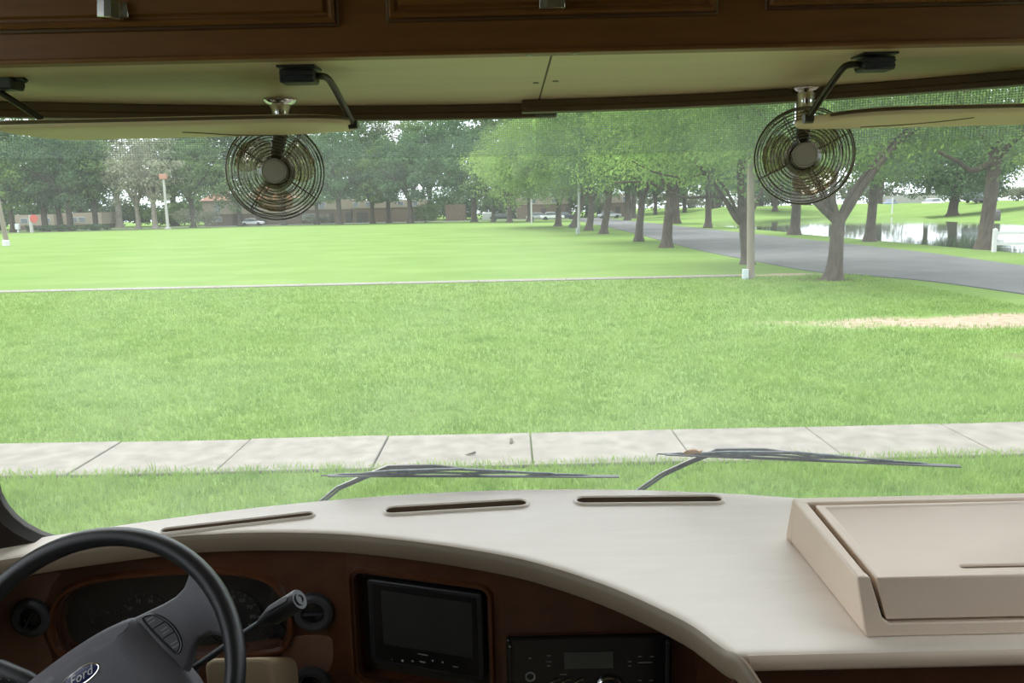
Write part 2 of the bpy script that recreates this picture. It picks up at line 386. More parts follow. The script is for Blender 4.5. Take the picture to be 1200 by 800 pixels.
def rrect(x0, y0, x1, y1, r, n=6):
    h = math.pi/2
    return arc((x1-r, y1-r), r, 0, h, n) + arc((x0+r, y1-r), r, h, 2*h, n) + arc((x0+r, y0+r), r, 2*h, 3*h, n) + arc((x1-r, y0+r), r, 3*h, 4*h, n)
def smooth_closed(pts, n=4):                       # Catmull-Rom through a closed outline
    out_ = []; N = len(pts)
    for i in range(N):
        p0, p1, p2, p3 = (np.array(pts[(i+k-1) % N], float) for k in range(4))
        for j in range(n):
            t = j/n
            out_.append(tuple(0.5*((2*p1) + (p2-p0)*t + (2*p0-5*p1+4*p2-p3)*t*t + (3*p1-p0-3*p2+p3)*t**3)))
    return out_
def smooth_open(pts, n=5):
    P = [pts[0]] + list(pts) + [pts[-1]]; out_ = []
    for i in range(1, len(P)-2):
        p0, p1, p2, p3 = (np.array(P[i+k-1], float) for k in range(4))
        for j in range(n):
            t = j/n
            out_.append(tuple(0.5*((2*p1) + (p2-p0)*t + (2*p0-5*p1+4*p2-p3)*t*t + (3*p1-p0-3*p2+p3)*t**3)))
    out_.append(tuple(pts[-1])); return out_
def scale2(pts, s_):
    c = np.mean(np.array(pts), 0); return [tuple(c + (np.array(q)-c)*s_) for q in pts]
XA, YA, ZA = Vector((1, 0, 0)), Vector((0, 1, 0)), Vector((0, 0, 1))
glassY = lambda x: 1.51 - 0.27*x*x                 # bowed windshield

# ------------------------------------------------------------------ the ground outside
POND = [(23.3, 24), (23.2, 60), (23.5, 100), (29, 118), (38, 128), (56, 134), (60, 118), (50, 92), (49, 74), (46, 62), (44, 40), (40, 20)]
def pond_sdf(x, y):
    P = np.array(POND, float); Q = np.roll(P, -1, 0)
    d = np.full(x.shape, 1e9); inside = np.zeros(x.shape, bool)
    for (ax, ay), (bx, by) in zip(P, Q):
        ex, ey = bx-ax, by-ay; t = np.clip(((x-ax)*ex + (y-ay)*ey)/(ex*ex+ey*ey), 0, 1)
        d = np.minimum(d, np.hypot(x-ax-t*ex, y-ay-t*ey))
        c = ((ay > y) != (by > y)) & (x < (bx-ax)*(y-ay)/(by-ay+1e-12)+ax); inside ^= c
    return np.where(inside, -d, d)
def ground_z(x, y):
    x = np.asarray(x, float); y = np.asarray(y, float); d = pond_sdf(x, y)
    far = np.clip((x-26)/14, 0, 1)*np.clip((y-15)/20, 0, 1)
    bank = np.clip(d/20, 0, 1); bank = bank*bank*(3-2*bank)*1.75*far; fall = np.clip((d-19)/9, 0, 1); bank = bank - fall*fall*(3-2*fall)*.75*far
    return np.where(d < 0, -np.clip(-d*0.35+0.05, 0, 0.9), bank - 0.06*np.clip(1-d/1.0, 0, 1))
xs = np.unique(np.concatenate([np.linspace(-220, -30, 39), np.linspace(-30, 18, 33), np.linspace(18, 68, 67), np.linspace(68, 240, 44)]))
ys = np.unique(np.concatenate([np.linspace(-30, 15, 19), np.linspace(15, 145, 131), np.linspace(145, 330, 38)]))
gx, gy = np.meshgrid(xs, ys); gz = ground_z(gx, gy)
v = np.stack([gx, gy, gz], -1).reshape(-1, 3); nx = len(xs)
ii = (np.arange(len(ys)-1)[:, None]*nx + np.arange(nx-1)[None]).ravel()
gme = fast_mesh('ground', v, np.stack([ii, ii+1, ii+nx+1, ii+nx], 1), M['lawn']); gme.shade_smooth()
ground = link('ground', gme); ground['kind'] = 'structure'
pond = MB().add([(x, y, -0.12) for x, y in [(19, 15), (70, 15), (70, 142), (19, 142)]], [(0, 1, 2, 3)])
pond = MB(); pd = [(x + (x-40)*0.08, y + (y-75)*0.03) for x, y in POND]
pond.add([(x, y, -0.12) for x, y in pd], [tuple(range(len(pd)))])
po = pond.build('pond', M['water'], smooth=False); po['kind'] = 'structure'

# front sidewalk: slabs with joints
sw = struct('sidewalk', (0, 7.99, 0))
rnd = random.Random(5)
slab_me = None
joints = [-7.52, -5.95, -4.36, -2.92, -1.39, 0.18, 1.75, 3.235, 4.73, 6.25, 7.8]
for a_, b_ in zip(joints[:-1], joints[1:]):
    if slab_me is None:
        s_ = MB().box((-0.76, -0.56, -0.06), (0.76, 0.56, 0)).build('slab', M['concrete'], None, bevel=0.012); slab_me = s_.data; s_.parent = sw
    else:
        s_ = slab0.copy(); COL.objects.link(s_); s_.parent = sw
    slab0 = s_
    s_.location = ((a_+b_)/2, 0, 0.035 + rnd.uniform(-0.006, 0.006)); s_.scale = ((b_-a_-0.014)/1.52, 1, 1); s_.rotation_euler = (rnd.uniform(-.004, .004), rnd.uniform(-.004, .004), 0)
pw = struct('footpath', (0, 27.4, 0))
for k in range(23):
    if k == 0:
        p0_ = MB().box((-1.49, -0.33, -0.05), (1.49, 0.33, 0)).build('slab', M['concrete'], None, bevel=0.012); p0_.parent = pw; q_ = p0_
    else:
        q_ = p0_.copy(); COL.objects.link(q_); q_.parent = pw
    q_.location = (6.4 - 3.0*k, 0, 0.035)

# road: long straight asphalt drive that bends at the near end, and the far cross street
road = MB()
rl = smooth_open([(14.6, 4), (13.6, 14), (13.2, 20.4), (12.8, 23.8), (12.1, 25.8), (10.9, 28), (10.5, 33), (10.2, 46), (11.0, 70), (11.4, 100), (11.5, 158)], 5)
rr = smooth_open([(22, 4), (19, 20), (18.6, 28.4), (19.3, 36.5), (19.35, 45), (19.4, 60), (19.3, 75), (19.2, 90), (19.0, 105), (18.8, 130), (18.8, 158)], 5)
n = len(rl)
road.add([(x, y, 0.03) for x, y in rl] + [(x, y, 0.03) for x, y in rr] + [(x, y, -0.1) for x, y in rl] + [(x, y, -0.1) for x, y in rr],
         [(i, i+1, n+i+1, n+i) for i in range(n-1)] + [(i, 2*n+i, 2*n+i+1, i+1) for i in range(n-1)] + [(n+i, n+i+1, 3*n+i+1, 3*n+i) for i in range(n-1)])
ro = road.build('road', M['asphalt']); ro['kind'] = 'structure'
cs = MB().box((-120, 158.2, -0.1), (60, 166, 0.03)).build('street', M['asphalt'], smooth=False); cs['kind'] = 'structure'

# grass blades (nobody could count them)
rg = np.random.default_rng(3)
def sand_f(x, y):
    return ((x-12.5)/7.6)**2 + ((y-16.1)/1.15)**2
def blades(x, y, h, w, name, label):
    n = len(x); az = rg.uniform(0, 2*np.pi, n); lean = rg.uniform(0.1, 0.75, n)*h; az2 = rg.uniform(0, 2*np.pi, n)
    z = ground_z(x, y) - 0.004
    b0 = np.stack([x - np.cos(az)*w/2, y - np.sin(az)*w/2, z], 1); b1 = np.stack([x + np.cos(az)*w/2, y + np.sin(az)*w/2, z], 1)
    tip = np.stack([x + np.cos(az2)*lean, y + np.sin(az2)*lean, z + h], 1)
    m0 = b0*0.45 + np.stack([x, y, z], 1)*0.55 + np.stack([np.cos(az2)*lean*.3, np.sin(az2)*lean*.3, h*.6], 1) + (b0-b1)*.12
    m1 = m0 + (b1-b0)*.7
    v = np.stack([b0, b1, m1, tip, m0], 1).reshape(-1, 3); k = np.arange(n)*5
    f = np.concatenate([np.stack([k, k+1, k+2], 1), np.stack([k, k+2, k+4], 1), np.stack([k+4, k+2, k+3], 1)])
    o = link(name, fast_mesh(name, v, f, M['grass'])); o['kind'] = 'stuff'; tag(o, label, 'grass'); return o
n = 62000
x = rg.uniform(-6.2, 6.2, n); y = rg.uniform(4.9, 7.5, n) + rg.normal(0, .03, n)
clump = np.sin(x*9 + np.sin(y*7)*2)*np.sin(y*11 + np.sin(x*5)) * .25 + 1
blades(x, y, rg.uniform(.05, .12, n)*clump, rg.uniform(.006, .011, n), 'verge_grass', 'tall bright grass between the vehicle and the concrete sidewalk')
n = 215000
y = np.exp(rg.uniform(np.log(8.52), np.log(26.9), n)); x = rg.uniform(-.82, .82, n)*y
rx_, ry_ = (x-8.6)/1.3, (y-12.2)/.8
keep = (sand_f(x, y) > rg.uniform(.3, 1.5, n)) & ((rx_**2+ry_**2) > rg.uniform(.0, 1.3, n)) & ~((x > 11.8) & (y > 18)) & ((x-10.2)**2+(y-25.3)**2 > .3)
x, y = x[keep], y[keep]; n = len(x)
blades(x, y, rg.uniform(.035, .075, n)*(1+.012*y), rg.uniform(.004, .008, n)*(.55+.11*y), 'lawn_grass', 'short mown grass of the wide lawn beyond the sidewalk')

# ------------------------------------------------------------------ the vehicle shell (cab)
FLOOR_Z, CEIL_Z, BACK_Y, WX = -1.55, 0.62, -3.2, 1.12
o = MB().box(V(-WX-.06, BACK_Y, FLOOR_Z-.06), V(WX+.06, 1.50, FLOOR_Z)).build('floor', M['carpet'], smooth=False); o['kind'] = 'structure'
o = MB().box(V(-WX-.06, BACK_Y, CEIL_Z), V(WX+.06, 1.50, CEIL_Z+.06)).build('ceiling', M['wallvinyl'], smooth=False); o['kind'] = 'structure'
def side_wall(name, sgn):
    b = MB(); x0, x1 = sorted((sgn*WX, sgn*(WX+.06)))
    wins = [(-2.1, -1.45), (0.25 if sgn > 0 else -.05, 1.06)]; z0, z1 = -0.45, (0.30 if sgn > 0 else .42); Y = BACK_Y
    b.box(V(x0, BACK_Y, FLOOR_Z), V(x1, 1.46, z0)); b.box(V(x0, BACK_Y, z1), V(x1, 1.46, CEIL_Z))
    for (a_, c_), nxt in zip(wins, (None,)*2):
        b.box(V(x0, Y, z0), V(x1, a_, z1)); Y = c_
    b.box(V(x0, Y, z0), V(x1, 1.46, z1))
    o = b.build(name, M['wallvinyl'], smooth=False); o['kind'] = 'structure'
    return wins, z0, z1, x0, x1
k = 2
for nm, sg in (('wall_left', -1), ('wall_right', 1)):
    wins, z0, z1, x0, x1 = side_wall(nm, sg)
    for a_, c_ in wins:
        xm = (x0+x1)/2
        o = MB().box(V(xm-.002, a_, z0), V(xm+.002, c_, z1)).build('window_%d' % k, M['pane'], smooth=False); o['kind'] = 'structure'; k += 1
b = MB().box(V(-WX, BACK_Y-.06, FLOOR_Z), V(WX, BACK_Y, CEIL_Z)); o = b.build('wall_back', M['wallvinyl'], smooth=False); o['kind'] = 'structure'
# nose of the vehicle below the windshield, following the bow of the glass
b = MB(); XS = np.linspace(-1.12, 1.12, 29)
noseY = lambda x: 1.56-.10*x*x
b.loft([[V(x, glassY(x)+.004, -.590), V(x, glassY(x)+.02, -.592), V(x, noseY(x)+.02, -.640), V(x, noseY(x)+.05, -.9), V(x, noseY(x)+.03, FLOOR_Z), V(x, noseY(x), FLOOR_Z), V(x, noseY(x)-.01, -.650), V(x, glassY(x)+.004, -.600)] for x in XS])
o = b.build('wall_front', M['shell']); o['kind'] = 'structure'
# roof cap above the windshield
b = MB(); b.loft([[V(x, glassY(x)-.0, .20), V(x, glassY(x)+.05, .20), V(x, glassY(x)-.1, CEIL_Z+.05), V(x, glassY(x)-.16, CEIL_Z+.05)] for x in XS])
o = b.build('roof_cap', M['shell']); o['kind'] = 'structure'

# windshield: one bowed pane, dark gasket with rounded lower corners
win = struct('window_1', V(0, 1.5, -.55))
gx_ = np.linspace(-.99, 1.05, 41)
b = MB(); b.loft([[V(x, glassY(x), -.60), V(x, glassY(x), .21)] for x in gx_], False, False, closed=False)
b.build('glass_pane', M['glass'], win)
# gasket ring: outer outline minus rounded inner opening, bent along the glass
inner = rrect(-.885, -.575, .985, .205, .135, 10); outer = []
inner = [tuple(np.array(a_) + (np.array(c_)-np.array(a_))*t_) for a_, c_ in zip(inner, inner[1:]+inner[:1]) for t_ in (np.linspace(0, 1, 25)[:-1] if math.dist(a_, c_) > .3 else (0,))]
for x, z in inner:
    outer.append((max(-1.02, min(1.08, x*1.155)), -.597 if z < -.3 else (.25 if z > .1 else z)))
b = MB(); N_ = len(inner)
ring = lambda pts, dy: [V(x, glassY(x)+dy, z) for x, z in pts]
b.loft([ring(inner, -.006), ring(inner, -.03), ring(outer, -.034), ring(outer, .012), ring(inner, .012), ring(inner, -.006)], False, False)
b.build('gasket', M['frame'], win, bevel=0)
for nm, sg in (('trim_1', -1), ('trim_2', 1)):     # padded pillar trims beside the glass
    b = MB(); prof = [(0.893, 1.262), (0.905, 1.245), (1.12, 1.10), (1.12, 1.20), (0.93, 1.29)]
    b.loft([[V(sg*(x + .012*(z+.6)), y - .0*(z), z) for x, y in prof] for z in (-.72, -.5, -.2, .0, .18)])
    o = b.build(nm, M['bin'], bevel=.006); o['kind'] = 'structure'

# soffit under the cabinets, two panels with a seam and screws
sof = struct('trim_3', V(0, 1.2, .182))
def soffit(x0, x1, nm):
    X = np.linspace(x0, x1, 16); b = MB()
    b.loft([[V(x, 1.001, .182), V(x, glassY(x)+.005, .182), V(x, glassY(x)+.005, .1838), V(x, 1.001, .1838)] for x in X]); return b.build(nm, M['soffit'], sof)
soffit(-1.11, .0545, 'soffit_panel'); soffit(.0575, 1.11, 'soffit_panel')
o = MB().box(V(.0545, 1.002, .1828), V(.0575, 1.49, .1836)).build('seam', M['seam'], sof, smooth=False)
for px, py in ((628, 97), (651, 95), (620, 64), (674, 62)):
    q = atZ(px, py, EYE+.182); b = MB(); b.lathe([(.0045, -.0015), (.0045, .001), (.0, .001)], q, XA, YA, -ZA, 12); b.build('screw', M['rod'], sof)
# roller shade rails along the top of the glass; the right one overlaps the left one
for nm, x0, x1, off, za, zb, lab in (('trim_4', -1.06, .088, .050, .157, .1815, 'left'), ('trim_5', .026, 1.06, .098, .1605, .1815, 'right')):
    b = MB(); X = np.linspace(x0, x1, 24)
    rings = []
    for x in X:
        Y = glassY(x) - off - (.22*max(0, x-.25)**2 if lab == 'right' else 0)
        rings.append([V(x, Y, za), V(x, Y, za+(zb-za)*.42), V(x, Y+.003, za+(zb-za)*.45), V(x, Y+.003, zb), V(x, Y+.026, zb), V(x, Y+.026, za)])
    b.loft(rings); o = b.build(nm, M['rail'], smooth=True, angle=30, bevel=.0015); o['kind'] = 'structure'
# pull-down perforated screens hanging from the rails
for x0, x1, off, zb, lab, loc in ((-1.0, .046, .038, .0925, 'perforated sun screen pulled a little way down behind the driver visor', -.4), (.050, 1.0, .075, .0885, 'perforated sun screen pulled a little way down behind the passenger visor', .4)):
    X = np.linspace(x0, x1, 24)
    Yf_ = lambda x: glassY(x) - off - (.22*max(0, x-.25)**2 if x0 > 0 else 0)
    t = thing('sun_screen', lab, 'sun screen', V(loc, 1.44, .16), 'pull down screens on the windshield')
    b = MB(); b.loft([[V(x, Yf_(x), zb), V(x, Yf_(x), .165)] for x in X], False, False, closed=False)
    b.build('fabric', M['mesh'], t)
    b = MB(); b.tube([V(x, Yf_(x), zb) for x in X], .0011, 6); b.build('hem_bar', M['pane'], t)

# ------------------------------------------------------------------ overhead cabinet
cab = thing('overhead_cabinet', 'long stained wood overhead cabinet above the windshield with three doors', 'cabinet', V(0, .99, .182))
FY = 1.0
b = MB().box(V(-1.11, FY, .184), V(1.11, 1.22, CEIL_Z-.002)); b.build('body', M['cabinet'], cab, bevel=.004)
b = MB().box(V(-1.11, FY-.004, .1815), V(1.11, FY+.02, .1875)); b.build('bottom_edge', M['cabinet'], cab, bevel=.002)
for x0, x1, z0, lx, tl in ((-.74, -.2015, .2205, -.4595, .10), (-.137, .2495, .2240, .0535, 0.0), (.3135, .84, .2285, .577, 0.0)):
    b = MB().box(V(x0-.004, FY-.0035, z0-.004), V(x1+.004, FY+.002, .575)); fr_ = b.build('door', M['cabinet_dark'], cab, bevel=.002)
    b = MB(); outl = lambda i: [V(x0+i, 0, z0+i), V(x1-i, 0, z0+i), V(x1-i, 0, .57-i), V(x0+i, 0, .57-i)]
    rings = []
    for i, dy in ((0, -.002), (0, -.009), (.0025, -.0115), (.006, -.0105), (.0075, -.007), (.011, -.007), (.0135, -.011)):
        rings.append([q + Vector((0, FY+dy, 0)) for q in outl(i)])
    b.loft(rings); b.build('door_panel', M['cabinet'], fr_, smooth=False)
    R_ = Matrix.Rotation(tl, 3, 'Y')
    lc = V(lx, FY-.02, .2365)
    b = MB(); hw = .0135
    rings = []
    for x, d in ((-hw, -.009), (-hw, .004), (-.004, .0065), (.004, .0065), (hw, .004), (hw, -.009)):
        rings.append([lc + R_ @ Vector((x, -d, -.0095)), lc + R_ @ Vector((x, -d, .0105))])
    b.loft([[r[0] for r in rings], [r[1] for r in rings]])
    b.build('latch_pull', M['nickel'], fr_, smooth=False, bevel=.0012)
    b = MB().box(lc + Vector((-hw+.003, .006, -.007)), lc + Vector((hw+.004, .012, .0105))); b.build('latch_plate', M['nickel'], fr_, bevel=.001)

# ------------------------------------------------------------------ dashboard
DZ = -.55
FRONT = [(-1.08, 1.13), (-.95, 1.185), (-.847, 1.231), (-.73, 1.275), (-.602, 1.312), (-.53, 1.321), (-.455, 1.323), (-.38, 1.318), (-.303, 1.307), (-.211, 1.282), (-.102, 1.243), (-.008, 1.200), (.048, 1.164), (.099, 1.124), (.156, 1.070), (.221, .99), (.2455, .943), (.266, .898)]
SW = smooth_open(FRONT, 4)
dash = thing('dashboard', 'cream dashboard top sweeping over a dark burl wood fascia under the windshield', 'dashboard', V(0, 1.4, -.6))
# top slab as a closed solid: columns along the sweep, then the passenger shelf
cols = []
P = np.array(SW)
tan = np.gradient(P, axis=0); tan /= np.linalg.norm(tan, axis=1)[:, None]
nrm = np.stack([tan[:, 1], -tan[:, 0]], 1)          # outward (towards the seats)
LIP = [(-.016, 0.0), (-.009, -.0008), (-.004, -.003), (-.001, -.007), (0.0, -.012), (-.001, -.028), (-.004, -.033), (-.010, -.036)]
b = MB()
def column(fx, fy, n0, n1, bx, by, lh=1.0):
    top = [V(bx, by, DZ)] + [V(bx+(fx-.016*n0-bx)*t, by+(fy-.016*n1-by)*t, DZ) for t in (.25, .5, .75)]
    lip = [V(fx+n0*d, fy+n1*d, DZ+h*lh) for d, h in LIP]
    return top + lip + [V(bx+(fx-bx)*.5, by+(fy-by)*.5, DZ-.036*lh), V(bx, by, DZ-.036*lh)]
dash_cols = [column(fx, fy, n0, n1, (fx if fx > -1.0 else -1.0), glassY(max(fx, -1.0))-.008) for (fx, fy), (n0, n1) in zip(P, nrm) if fx < .246]
dash_cols.append(column(.266, .902, -.35, -.94, .266, glassY(.266)-.008))
dash_cols += [column(x, .902, 0, -1, x, glassY(min(x, 1.0))-.008, .6) for x in (.285, .35, .45, .60, .80, 1.0, 1.1)]
b.loft(dash_cols)
top = b.build('dash_top', M['cream'], dash)
# defrost slots cut through the top, each with a rim and a recessed liner
SR = [.66, 1.0, 1.0]
slots = [((-.628, 1.326), (-.368, 1.394)), ((-.248, 1.400), (.028, 1.428)), ((.108, 1.4325), (.394, 1.4225))]
def stadium(p0, p1, r, n=9):
    d = (Vector(p1)-Vector(p0)).normalized(); a0 = math.atan2(d.y, d.x)
    p0 = Vector(p0)+d*r; p1 = Vector(p1)-d*r
    return arc(p1, r, a0-math.pi/2, a0+math.pi/2, n) + arc(p0, r, a0+math.pi/2, a0+3*math.pi/2, n)
def shr(sl, d):
    a_, c_ = Vector(sl[0]), Vector(sl[1]); u_ = (c_-a_).normalized(); return a_+u_*d, c_-u_*d
for body, idx in ((top, (0, 1, 2)),):
    cuts = []
    for i in idx:
        c_ = MB(); c_.prism(stadium(*shr(slots[i], .008*SR[i]), .0150*SR[i]), V(0, 0, DZ), XA, YA, ZA, -.08, .02); cuts.append(c_.build('cut', M['gap'], None, weld=True))
    for c_ in cuts: c_.location = (0, 0, 0)
    bpy.context.view_layer.update(); boolean_cut(body, cuts)
for sl_, k_ in zip(slots, SR):
    b = MB(); s0 = stadium(*shr(sl_, .0082*k_), .0148*k_); s1_ = stadium(*shr(sl_, .0055*k_), .0175*k_); s2_ = stadium(*sl_, .0230*k_)
    rg_ = lambda o2, z: [V(x, y, z) for x, y in o2]
    b.loft([rg_(s0, DZ+.0020), rg_(s1_, DZ+.0045), rg_(stadium(*shr(sl_, .003*k_), .020*k_), DZ+.0042), rg_(s2_, DZ+.0002)], False, False)
    sl = b.build('defrost_slot', M['cream'], dash, angle=60)
    b = MB(); b.loft([rg_(stadium(*shr(sl_, .0083*k_), .0147*k_), DZ+.0019), rg_(stadium(*shr(sl_, .0083*k_), .0147*k_), DZ-.030)], False, True); b.build('slot_recess', M['slot'], sl)
# brow trim: the sweep's lip runs on down past the passenger shelf
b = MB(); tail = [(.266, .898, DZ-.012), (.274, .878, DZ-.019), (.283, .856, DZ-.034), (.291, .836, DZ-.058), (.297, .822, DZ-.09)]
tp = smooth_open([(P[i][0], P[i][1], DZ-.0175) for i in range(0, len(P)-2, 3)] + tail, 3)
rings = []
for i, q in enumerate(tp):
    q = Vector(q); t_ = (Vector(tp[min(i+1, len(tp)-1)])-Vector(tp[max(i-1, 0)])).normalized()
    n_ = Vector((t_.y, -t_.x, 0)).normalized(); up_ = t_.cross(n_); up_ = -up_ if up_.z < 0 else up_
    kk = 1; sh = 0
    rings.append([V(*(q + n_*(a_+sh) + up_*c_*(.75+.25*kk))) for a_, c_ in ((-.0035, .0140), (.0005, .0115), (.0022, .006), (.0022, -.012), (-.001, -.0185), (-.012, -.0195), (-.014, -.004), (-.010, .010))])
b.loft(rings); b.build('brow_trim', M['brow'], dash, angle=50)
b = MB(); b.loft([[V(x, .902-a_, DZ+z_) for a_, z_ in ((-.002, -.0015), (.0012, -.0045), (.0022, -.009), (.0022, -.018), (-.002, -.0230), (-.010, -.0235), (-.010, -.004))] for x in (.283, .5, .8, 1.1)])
b.build('shelf_edge_shadow', M['bin'], dash, angle=60)  # darker strip over the vinyl lip, its shading put into the colour
# wood fascia, cut out for the instruments and the monitor
PANEL_Y = 1.34
def thickwall(pl, t_, z0, z1):
    q = np.array(pl, float); tg = np.gradient(q, axis=0); tg /= np.linalg.norm(tg, axis=1)[:, None]; nn = np.stack([-tg[:, 1], tg[:, 0]], 1)
    return [[V(x, y, z0), V(x, y, z1), V(x+a_*t_, y+c_*t_, z1), V(x+a_*t_, y+c_*t_, z0)] for (x, y), (a_, c_) in zip(q, nn)]
MON0, MON1 = Vector((-.303, 1.325, 0)), Vector((-.03, 1.235, 0))
def holed(name, outer2, holes, O, A, B, N, t_, material, parent):
    bm = bmesh.new(); edges = []
    for lp in [outer2] + holes:
        vs_ = [bm.verts.new(O + A*x + B*y) for x, y in lp]
        edges += [bm.edges.new((vs_[i], vs_[(i+1) % len(vs_)])) for i in range(len(vs_))]
    bmesh.ops.triangle_fill(bm, use_beauty=True, use_dissolve=False, edges=edges)
    tri = [[tuple(v_.co) for v_ in f_.verts] for f_ in bm.faces]; bm.free()
    b = MB()
    for f_ in tri: b.add(f_, [(0, 1, 2)]); b.add([Vector(q_) - N*t_ for q_ in reversed(f_)], [(0, 1, 2)])
    for lp in [outer2] + holes:
        b.loft([[O + A*x + B*y for x, y in lp], [O + A*x + B*y - N*t_ for x, y in lp]], False, False)
    return b.build(name, material, parent, angle=30)
def onpanel(px, py, P0, P1):                        # point on the vertical plane through P0, P1
    nn = np.cross(np.array(P1)-np.array(P0), [0, 0, 1.0]); d = ray(px, py); q = d*((np.array(P0) @ nn)/(d @ nn)); return q
MA = (MON1-MON0).normalized(); MN = MA.cross(ZA).normalized()    # monitor frame: along, up, towards the seats
if MN.y > 0: MN = -MN
def mon2(px, py):
    q = onpanel(px, py, MON0, MON1); return ((Vector(q)-MON0).dot(MA), q[2])
def clus2(px, py):
    q = onpanel(px, py, (0, PANEL_Y, 0), (1, PANEL_Y, 0)); return (q[0], q[2])
clus_px = [(64, 738), (68, 712), (84, 693), (115, 682), (165, 676), (230, 672), (285, 675), (315, 684), (331, 702), (338, 728), (333, 752), (318, 760), (250, 767), (170, 772), (105, 772), (75, 762)]
clus = smooth_closed([clus2(*q) for q in clus_px], 3)
mc = [mon2(*q) for q in ((418, 675), (577, 684), (573, 806), (413, 808))]
mx0, mx1 = (mc[0][0]+mc[3][0])/2, (mc[1][0]+mc[2][0])/2; mz1 = (mc[0][1]+mc[1][1])/2; mz0 = (mc[2][1]+mc[3][1])/2
mon_o = rrect(mx0, mz0, mx1, mz1, .016, 6)
PZ0, PZ1 = -1.05, DZ-.034
holed('wood_fascia', [(-1.08, PZ0), (-.345, PZ0), (-.345, PZ1), (-.72, PZ1), (-.76, -.615), (-1.08, -.618)], [scale2(clus, .985)], V(0, PANEL_Y, 0), XA, ZA, -YA, .012, M['burl'], dash)
ML = (MON1-MON0).length
holed('wood_fascia', [(0, PZ0), (ML, PZ0), (ML, PZ1), (0, PZ1)], [scale2(mon_o, .97)], Vector((MON0.x, MON0.y, EYE)), MA, ZA, MN, .012, M['burl'], dash)
b = MB(); b.loft(thickwall([(-.346, PANEL_Y), (-.325, 1.3355), (-.303, 1.325)], .012, PZ0, PZ1)); b.build('wood_fascia', M['burl'], dash, angle=50)
b = MB(); b.loft(thickwall([(-.03, 1.235), (-.012, 1.2315), (.33, 1.2315)], .012, PZ0, PZ1)); b.build('wood_fascia', M['burl'], dash, angle=50)
def lip_ring(o2, O, A, B, N, name, w, d, material, parent):
    b = MB(); rr_ = lambda s_, h: [O + A*x + B*y + N*h for x, y in offset2(o2, s_)]
    b.loft([rr_(-w*.15, -.035), rr_(0, .0), rr_(w*.25, d), rr_(w*.6, d*1.05), rr_(w, 0), rr_(w*1.02, -.003)], False, False); return b.build(name, material, parent, angle=60)
def offset2(o2, d):
    q = np.array(o2, float); tg = np.roll(q, -1, 0)-np.roll(q, 1, 0); tg /= np.linalg.norm(tg, axis=1)[:, None]
    nn = np.stack([tg[:, 1], -tg[:, 0]], 1); c = q.mean(0)
    if ((q-c)*nn).sum() < 0: nn = -nn
    return [tuple(r) for r in q+nn*d]
lip_ring(clus, V(0, PANEL_Y, 0), XA, ZA, -YA, 'instrument_surround', .014, .008, M['burl_lip'], dash)
lip_ring(mon_o, Vector((MON0.x, MON0.y, EYE)), MA, ZA, MN, 'monitor_surround', .008, .006, M['burl_lip'], dash)
b = MB().prism(offset2(mon_o, .004), Vector((MON0.x, MON0.y, EYE)), MA, ZA, MN, -.055, -.036); b.build('monitor_recess', M['gap'], dash)
# paler inlays of the fascia
def inlay(pxs, nm='veneer_inlay', fn=clus2, O=V(0, PANEL_Y, 0), A=XA, N=-YA, material=None):
    b = MB().prism(smooth_closed([fn(*q) for q in pxs], 3), O, A, ZA, N, -.002, .0016); return b.build(nm, material or M['burl_light'], dash, bevel=.0008, seg=1)
inlay([(-20, 700), (30, 676), (70, 670), (62, 684), (56, 700), (48, 720), (52, 745), (60, 765), (62, 790), (50, 830), (-20, 830)])
inlay([(350, 745), (385, 745), (392, 760), (385, 785), (360, 800), (335, 785), (330, 768), (338, 752)])
inlay([(402, 650), (418, 652), (410, 690), (406, 740), (404, 820), (394, 820), (397, 740)])
# passenger side lower face
b = MB().box(V(.27, .925, -1.05), V(1.1, .945, DZ-.034)); b.build('passenger_fascia', M['burl'], dash, bevel=.003)
b = MB().box(V(.30, .945, -1.05), V(.32, 1.24, DZ-.036)); b.build('side_fascia', M['burl'], dash)

